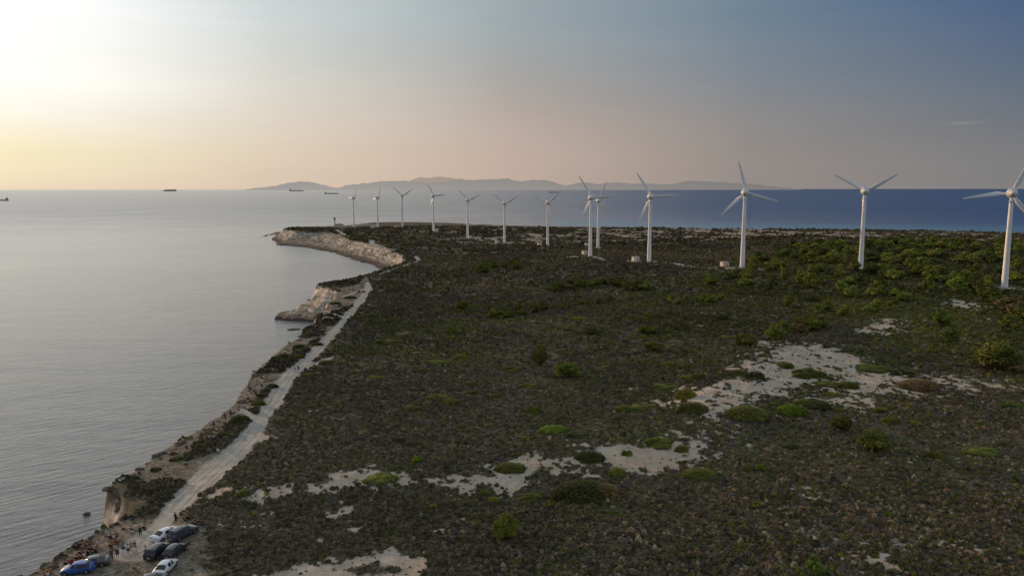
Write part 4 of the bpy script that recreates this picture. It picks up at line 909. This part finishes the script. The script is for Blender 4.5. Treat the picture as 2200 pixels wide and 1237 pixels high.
# ------------------------------------------------------------------ people
def skinmesh(name, J, E, Rd, sub=1):
    me = bpy.data.meshes.new(name+'_s'); me.from_pydata(J, E, []); me.update(); o = bpy.data.objects.new(name, me); COL.objects.link(o)
    sk = o.modifiers.new('s', 'SKIN'); 
    for i, r in enumerate(Rd): me.skin_vertices[0].data[i].radius = (r if isinstance(r, tuple) else (r, r)) if me.skin_vertices else None
    o.modifiers.new('u', 'SUBSURF').levels = sub
    dg = bpy.context.evaluated_depsgraph_get(); dg.update(); ev = o.evaluated_get(dg); nm = bpy.data.meshes.new_from_object(ev)
    nm.name = name; bpy.data.objects.remove(o); nm.polygons.foreach_set('use_smooth', [True]*len(nm.polygons)); return nm
def skinmesh2(name, J, E, Rd, sub=1):
    bm = bmesh.new(); lay = bm.verts.layers.skin.new(); vs = []
    for p, r in zip(J, Rd):
        v = bm.verts.new(p); v[lay].radius = r if isinstance(r, tuple) else (r, r); vs.append(v)
    vs[0][lay].use_root = True
    for a, b in E: bm.edges.new((vs[a], vs[b]))
    me = bpy.data.meshes.new(name+'_s'); bm.to_mesh(me); bm.free(); o = bpy.data.objects.new(name, me); COL.objects.link(o)
    o.modifiers.new('s', 'SKIN'); o.modifiers.new('u', 'SUBSURF').levels = sub
    dg = bpy.context.evaluated_depsgraph_get(); nm = bpy.data.meshes.new_from_object(o.evaluated_get(dg)); nm.name = name
    bpy.data.objects.remove(o); bpy.data.meshes.remove(me); nm.polygons.foreach_set('use_smooth', [True]*len(nm.polygons)); return nm
def pose(kind):
    """joints facing +Y"""
    if kind == 'sit': pel = (0,0,.12)
    else: pel = (0,0,.93)
    lean = {'stand': 0, 'walk': .06, 'sit': .10, 'phone': .03}[kind]
    P = dict(pel=pel, sp=(0, pel[1]+lean*.5, pel[2]+.22), ch=(0, pel[1]+lean, pel[2]+.42), nk=(0, pel[1]+lean*1.2, pel[2]+.56), hd=(0, pel[1]+lean*1.4+.02, pel[2]+.68), tp=(0, pel[1]+lean*1.4+.01, pel[2]+.79))
    for s, n in ((-1,'l'), (1,'r')):
        sh = (s*.19, P['ch'][1], P['ch'][2]+.07); P['sh'+n] = sh
        if kind == 'stand': el = (s*.25, sh[1]-.03, sh[2]-.29); wr = (s*.24, sh[1]+.06, sh[2]-.54)
        elif kind == 'walk': el = (s*.25, sh[1]-.1*s, sh[2]-.28); wr = (s*.23, sh[1]+(-.12*s+.1), sh[2]-.50)
        elif kind == 'sit': el = (s*.24, sh[1]+.12, sh[2]-.25); wr = (s*.16, sh[1]+.34, sh[2]-.22)
        else: el = (s*.25, sh[1]+.05, sh[2]-.27); wr = (s*.08, sh[1]+.26, sh[2]-.16)
        P['el'+n] = el; P['wr'+n] = wr; hip = (s*.10, pel[1], pel[2]-.03); P['hp'+n] = hip
        if kind == 'sit': kn = (s*.16, .42, .46); an = (s*.14, .62, .08); to = (s*.15, .80, .04)
        elif kind == 'walk': kn = (s*.10, .13*s+.06, .49); an = (s*.10, .22*s-(.06 if s < 0 else 0), .09+(.05 if s < 0 else 0)); to = (s*.11, an[1]+.19, .04)
        else: kn = (s*.12, .02, .48); an = (s*.13, -.02, .09); to = (s*.15, .16, .035)
        P['kn'+n] = kn; P['an'+n] = an; P['to'+n] = to
    return P
def person_meshes(kind):
    P = pose(kind); J = []; Rr = []; E = []; ix = {}
    def add(k, p, r, parent=None):
        ix[k] = len(J); J.append(p); Rr.append(r)
        if parent is not None: E.append((ix[parent], ix[k]))
    add('pel', P['pel'], (.14,.11)); add('sp', P['sp'], (.125,.095), 'pel'); add('ch', P['ch'], (.15,.10), 'sp'); add('nk', P['nk'], .055, 'ch'); add('hd', P['hd'], (.078,.095), 'nk'); add('tp', P['tp'], (.06,.07), 'hd')
    h = P['hd']; add('nose', (h[0], h[1]+.115, h[2]-.005), .016, 'hd')
    for n, s in (('l',-1), ('r',1)):
        add('sh'+n, P['sh'+n], .062, 'ch'); add('el'+n, P['el'+n], .042, 'sh'+n); add('wr'+n, P['wr'+n], .028, 'el'+n)
        e = Vector(P['el'+n]); w = Vector(P['wr'+n]); d = (w-e).normalized(); pm_ = w+d*.07; add('pa'+n, tuple(pm_), (.035,.018), 'wr'+n)
        side = d.cross(Vector((s,0,0))); side = side.normalized() if side.length > .1 else Vector((0,1,0))
        for k, ln in enumerate((.07,.08,.075,.06)):
            q = pm_+side*((k-1.5)*.018)+d*ln; add('f%d%s' % (k, n), tuple(q), .009, 'pa'+n)
        q = w+d*.04+side*.05; add('th'+n, tuple(q), .010, 'wr'+n)
        add('hp'+n, P['hp'+n], .085, 'pel'); add('kn'+n, P['kn'+n], .055, 'hp'+n); add('an'+n, P['an'+n], .038, 'kn'+n); add('to'+n, P['to'+n], (.04,.028), 'an'+n)
    body = skinmesh2('body', J, E, Rr)
    def sub(keys, rad, ends):
        JJ = []; EE = []; RR = []; id2 = {}
        for k, pk, p, r in keys:
            id2[k] = len(JJ); JJ.append(p); RR.append(r)
            if pk: EE.append((id2[pk], id2[k]))
        return skinmesh2(rad, JJ, EE, RR)
    lp = lambda a, b, t: tuple(Vector(a).lerp(Vector(b), t))
    low = (P['pel'][0], P['pel'][1], P['pel'][2]-(.02 if kind != 'sit' else 0))
    keys = [('pel', None, low, (.165,.13)), ('sp','pel',P['sp'],(.155,.12)), ('ch','sp',P['ch'],(.175,.125)), ('nk','ch',lp(P['ch'],P['nk'],.5),(.10,.08))]
    for n in 'lr': keys += [('sh'+n,'ch',P['sh'+n],.078), ('e'+n,'sh'+n,lp(P['sh'+n],P['el'+n],.9),.058)]
    top = sub(keys, 'shirt', 1)
    keys = [('pel', None, lp(P['pel'], P['sp'], .1), (.155,.125))]
    for n in 'lr': keys += [('h'+n,'pel',P['hp'+n],.105), ('k'+n,'h'+n,P['kn'+n],.075), ('a'+n,'k'+n,lp(P['kn'+n],P['an'+n],.85),.058)]
    bot = sub(keys, 'trousers', 1)
    keys = [('pel', None, lp(P['pel'], P['sp'], .1), (.155,.125))]
    for n in 'lr': keys += [('h'+n,'pel',P['hp'+n],.11), ('k'+n,'h'+n,lp(P['hp'+n],P['kn'+n],.75),.09)]
    shorts = sub(keys, 'shorts', 1)
    hh = P['hd']; bm = bmesh.new(); bmesh.ops.create_icosphere(bm, subdivisions=2, radius=1)
    for v in bm.verts: v.co = Vector((v.co.x*.098+hh[0], v.co.y*.108+hh[1]-.028, v.co.z*.10+hh[2]+.055))
    hair = bm_mesh(bm, 'hair', True)
    return body, top, bot, shorts, hair
PM = {k: person_meshes(k) for k in ('stand', 'walk', 'sit', 'phone')}
for k, (b_, t_, o_, s_, h_) in PM.items():
    for me_, m_ in ((b_, M['skin']), (t_, M['cloth']), (o_, M['cloth']), (s_, M['cloth']), (h_, M['hair'])): me_.materials.append(m_)
CC = dict(white=(.75,.76,.78), black=(.012,.012,.014), navy=(.02,.03,.07), blue=(.08,.16,.27), denim=(.07,.14,.22), red=(.35,.04,.03), orange=(.5,.23,.05), plum=(.09,.06,.09), tan=(.38,.27,.17), lilac=(.30,.22,.30), burg=(.14,.03,.03), grey=(.16,.17,.18), pink=(.5,.26,.24), beige=(.42,.37,.28))
def person(px, py, ps, top, bot, label, rz=None, shorts=False, group='people on the cliff top'):
    x, y, z = hit(px, py)
    if rz is None: rz = random.uniform(.6, 1.6) if ps == 'sit' else random.uniform(-3, 3)   # sitters look out to sea
    r = empty('person', (x, y, z), rz); r.scale = (1.0,1.0,1.0)
    b, t, o, s, h = PM[ps]
    part('body', b, r); q = part('shirt', t, r); q.color = (*CC[top], 1); q = part('shorts' if shorts else 'trousers', s if shorts else o, r); q.color = (*CC[bot], 1); part('hair', h, r)
    tag(r, label, 'person', group)
PP = [
 (96,1233,'sit','orange','orange','person in orange sitting at the bottom left corner, left one of the orange group'),(102,1230,'sit','orange','burg','person in orange and brown sitting in the middle of the orange group'),(109,1228,'sit','orange','orange','person in orange sitting highest in the orange group'),(103,1238,'sit','white','black','person in white sitting in front of the orange group'),
 (143,1214,'sit','black','black','person in black sitting alone left of the long row above the blue car'),(151,1209,'sit','lilac','red','person in a lilac top sitting next to the one in red'),(157,1208,'sit','red','red','person in bright red sitting above the bonnet of the grey car'),(165,1203,'sit','navy','navy','person in navy sitting in the row above the grey car'),(174,1201,'sit','burg','red','person in dark red sitting behind the grey car'),
 (181,1197,'sit','white','grey','person in pale grey sitting at the upper end of the row behind the grey car'),(173,1191,'sit','burg','burg','person in brown-red sitting behind the dark red one'),(184,1188,'sit','beige','black','person in beige sitting left of the black-clad cluster'),(191,1190,'sit','black','black','person in black sitting at the left of the black-clad cluster'),(195,1182,'sit','black','navy','person in black sitting at the back of the cluster'),
 (202,1178,'sit','white','black','person in white sitting at the top of the black-clad cluster'),(206,1185,'sit','black','black','person in black sitting at the right of the cluster above the grey car'),(200,1190,'sit','black','beige','person in black with pale trousers sitting lowest in the cluster'),(163,1177,'sit','black','black','person in black sitting closest to the cliff edge'),(172,1172,'sit','burg','black','person in brown sitting at the cliff edge beside the one in black'),
 (179,1178,'sit','lilac','plum','person in lilac sitting just below the cliff edge'),(187,1175,'sit','burg','tan','person in rust red sitting behind the cluster'),(205,1171,'sit','pink','red','person in pink sitting at the upper right of the crowd'),
 (239,1155,'sit','navy','black','person in navy sitting left in the small group by the notch'),(248,1152,'sit','black','black','person in black sitting at the back of the small group by the notch'),(245,1156,'sit','white','black','person in white sitting in the middle of the small group by the notch'),(253,1161,'sit','white','grey','person in white sitting above the one in red'),(252,1167,'sit','red','burg','person in red sitting above the standing row'),(242,1166,'sit','orange','tan','person in a tan-orange top sitting left of the one in red'),(239,1175,'sit','black','burg','person in black sitting nearest the plum-dressed stander'),
 (282,1142,'sit','black','white','person in black and white sitting in the dry grass left of the dirt road'),(286,1137,'sit','white','beige','person in white sitting in the dry grass left of the dirt road'),(311,1137,'sit','black','black','person in black sitting beside the dirt road above the standing one'),
 (397,1116,'sit','grey','black','person in grey sitting on the verge right of the walker'),(404,1114,'sit','black','black','person in black sitting on the verge right of the walker'),(421,1128,'sit','black','black','person in black sitting in front of the dark off-roader'),(426,1124,'sit','black','grey','rightmost person sitting in the scrub in front of the off-roader'),
 (258,1035,'sit','white','black','person in white sitting on top of the near cliff, left one'),(265,1032,'sit','white','navy','person in white sitting on top of the near cliff, right one'),(300,1018,'sit','black','black','person in black sitting on the rocks beyond the near cliff'),(289,1024,'sit','blue','blue','person in light blue lying low among the rocks beyond the near cliff')]
for a in PP: person(*a)
ST = [(239,1201,'stand','plum','plum','person in plum standing by the tail of the grey car',0,False),(252,1200,'stand','navy','navy','person in a navy shirt and shorts standing left of the row of friends',.3,True),(265,1193,'stand','black','white','person in a black top and white trousers standing in the row',.2,False),
 (275,1191,'stand','white','black','person in a white shirt and dark shorts standing in the row',-.2,True),(281,1186,'stand','tan','tan','person in tan standing behind the white shirts',.4,False),(289,1184,'stand','denim','tan','person in a blue denim shirt standing at the back of the row',.1,True),(294,1196,'walk','white','white','person all in white walking in the row',1.8,True),
 (311,1195,'walk','white','tan','person in a white shirt walking left of the black off-roader',-1.3,True),(301,1151,'phone','black','black','person in black standing with legs apart on the dirt road',.4,False),(377,1120,'walk','black','black','person in black striding along the track above the white saloon',1.4,False),(248,1105,'stand','white','grey','person in white standing on the ledge below the near cliff',.8,False),
 (468,979,'walk','white','grey','person in white walking at the edge of the wide track',.2,False),(463,960,'stand','black','black','person in black standing above the white-clad walker',.6,False),(495,894,'stand','black','black','person in black standing tall on the pale ground by the cliff edge, right one',.7,False),(484,902,'walk','black','black','person in black stepping down by the cliff edge, left one',1,False),
 (628,796,'walk','white','white','leftmost walker in white on the track',0,False),(633,797,'walk','white','grey','second walker in white on the track',0,False),(637,797,'walk','white','white','third walker in white on the track',0,False),(641,797,'walk','black','black','walker in black at the right of the white-clad walkers',0,False)]
for px, py, ps, tp, bt, lb, rz, sh in ST: person(px, py, ps, tp, bt, lb, rz, sh)
for px, py, tp, bt in [(374,976,'black','black'),(380,974,'white','black'),(369,978,'black','navy'),(401,962,'burg','black'),(412,960,'black','black'),(441,942,'pink','red'),(446,941,'black','navy'),(450,940,'white','white'),(466,925,'white','black'),(469,924,'black','black'),(454,912,'white','grey'),(459,911,'black','black'),
   (513,882,'blue','grey'),(526,878,'black','tan'),(530,878,'white','grey'),(534,858,'black','black'),(539,863,'black','black'),(539,837,'black','black'),(547,841,'black','navy'),(550,846,'black','black'),(563,826,'white','black'),(563,831,'black','black'),(577,826,'white','white'),(553,821,'pink','tan'),(571,819,'tan','beige'),
   (562,812,'black','black'),(565,812,'white','black'),(579,799,'black','navy'),(586,796,'white','grey'),(590,794,'black','black'),(666,732,'white','white'),(672,731,'white','white'),(696,709,'black','white')]:
    tone = {'white': 'white', 'black': 'black', 'burg': 'dark red', 'pink': 'pink', 'tan': 'tan', 'blue': 'blue grey'}[tp]
    person(px, py, 'sit', tp, bt, 'distant person in a %s top sitting on the cliff strip left of the track' % tone, group='distant people in %s tops sitting along the cliff' % tone)

# ------------------------------------------------------------------ sky, sun, camera
SUNAZ = -52.0; SUNEL = 8.5
sun = bpy.data.lights.new('sun', 'SUN'); sun.energy = 2.6; sun.angle = R(2.0); sun.color = (1, .62, .36)
so = bpy.data.objects.new('sun', sun); COL.objects.link(so)
dv = Vector((math.sin(R(SUNAZ))*math.cos(R(SUNEL)), math.cos(R(SUNAZ))*math.cos(R(SUNEL)), math.sin(R(SUNEL)))); so.rotation_euler = dv.to_track_quat('Z', 'Y').to_euler()
w = bpy.data.worlds.new('World'); scene.world = w; w.use_nodes = True; nt = w.node_tree; nt.nodes.clear()
out = N(nt, 'ShaderNodeOutputWorld'); bg = N(nt, 'ShaderNodeBackground'); L(nt, bg.outputs[0], out.inputs[0])
tc = N(nt, 'ShaderNodeTexCoord'); sp = N(nt, 'ShaderNodeSeparateXYZ'); L(nt, tc.outputs['Generated'], sp.inputs[0])
u = mth(nt, 'SQRT', mth(nt, 'MAXIMUM', sp.outputs[2], 0.0))
az = mth(nt, 'ARCTAN2', sp.outputs[0], sp.outputs[1])
diff = mth(nt, 'ABSOLUTE', mth(nt, 'SUBTRACT', az, R(-38)))
diff = mth(nt, 'MINIMUM', diff, mth(nt, 'SUBTRACT', 2*math.pi, diff))
def s2l(c): return tuple(((q/255+.055)/1.055)**2.4 if q/255 > .04045 else q/255/12.92 for q in c)
US = [0, .209, .30, .349, .456, .707, 1]
COLS = [(0, [(227,212,190),(247,236,194),(256,254,244),(262,262,260),(259,259,260),(214,219,224),(172,178,184)]),
 (10, [(223,206,184),(236,223,194),(246,241,228),(252,250,243),(250,251,251),(208,214,220),(171,178,184)]),
 (21, [(213,192,173),(217,200,180),(219,210,195),(217,213,203),(204,211,211),(184,190,195),(170,176,183)]),
 (38, [(194,172,160),(190,170,158),(180,166,158),(170,163,158),(156,167,171),(156,165,172),(166,172,180)]),
 (55, [(149,140,136),(144,137,134),(137,135,136),(128,133,140),(109,129,146),(130,144,158),(164,171,180)]),
 (72, [(128,126,126),(120,121,125),(104,112,124),(93,108,128),(65,91,129),(116,132,150),(162,170,180)]),
 (180, [(186,178,176),(196,186,182),(192,186,184),(186,184,184),(168,174,182),(160,168,178),(162,170,180)])]  # unseen sky behind the camera and overhead, brightened to add fill light
ramps = []
for deg, cs in COLS:
    cr = N(nt, 'ShaderNodeValToRGB'); cr.color_ramp.interpolation = 'CARDINAL' if 0 else 'EASE'; L(nt, u, cr.inputs[0])
    el = cr.color_ramp.elements
    while len(el) < len(US): el.new(.5)
    for e, p, c_ in zip(el, US, cs): e.position = p; e.color = (*s2l(c_), 1)
    cr.color_ramp.interpolation = 'LINEAR'; ramps.append((deg, cr.outputs[0]))
cur = ramps[0][1]
for (d0, _), (d1, c_) in zip(ramps[:-1], ramps[1:]):
    f = mapr(nt, diff, R(d0), R(d1), 0, 1, False); cur = mix(nt, f, cur, c_)
# thin haze streaks low in the sky and a small wisp on the right
mp = N(nt, 'ShaderNodeMapping'); mp.inputs['Scale'].default_value = (1.5,1.5,16); L(nt, tc.outputs['Generated'], mp.inputs[0]); nz = noise(nt, mp.outputs[0], 1.4, 4, .55, .3).outputs[0]
vm = N(nt, 'ShaderNodeVectorMath', operation='SCALE'); L(nt, cur, vm.inputs[0]); L(nt, mapr(nt, nz, .3, .7, .97, 1.03, False), vm.inputs['Scale'])
wz = mth(nt, 'POWER', mth(nt, 'DIVIDE', mth(nt, 'SUBTRACT', sp.outputs[2], math.sin(R(4.1))), .0016), 2.0); wa = mth(nt, 'POWER', mth(nt, 'DIVIDE', mth(nt, 'SUBTRACT', az, R(30.2)), .018), 2.0)
wf = mth(nt, 'MULTIPLY', mth(nt, 'EXPONENT', mth(nt, 'MULTIPLY', mth(nt, 'ADD', wz, wa), -1.0)), .17)
cur = mix(nt, wf, vm.outputs[0], s2l((190,175,170)))
sky = N(nt, 'ShaderNodeTexSky', sky_type='NISHITA'); sky.sun_disc = False; sky.sun_elevation = R(SUNEL); sky.sun_rotation = R(SUNAZ)
nm_ = N(nt, 'ShaderNodeVectorMath', operation='SCALE'); L(nt, sky.outputs[0], nm_.inputs[0]); nm_.inputs['Scale'].default_value = .003
ad = N(nt, 'ShaderNodeVectorMath', operation='ADD'); L(nt, cur, ad.inputs[0]); L(nt, nm_.outputs[0], ad.inputs[1])
L(nt, ad.outputs[0], bg.inputs[0]); bg.inputs[1].default_value = 1.0

cam = bpy.data.cameras.new('camera'); cam.sensor_width = 36; cam.lens = FPX/2200*36; cam.clip_start = 1; cam.clip_end = 200000
co = bpy.data.objects.new('camera', cam); COL.objects.link(co); co.location = (0, 0, CAMZ); co.rotation_euler = (math.pi/2-PITCH, R(.06), 0)
scene.camera = co
scene.view_settings.view_transform = 'Standard'; scene.view_settings.look = 'None'; scene.view_settings.exposure = 0
scene.render.engine = 'CYCLES'
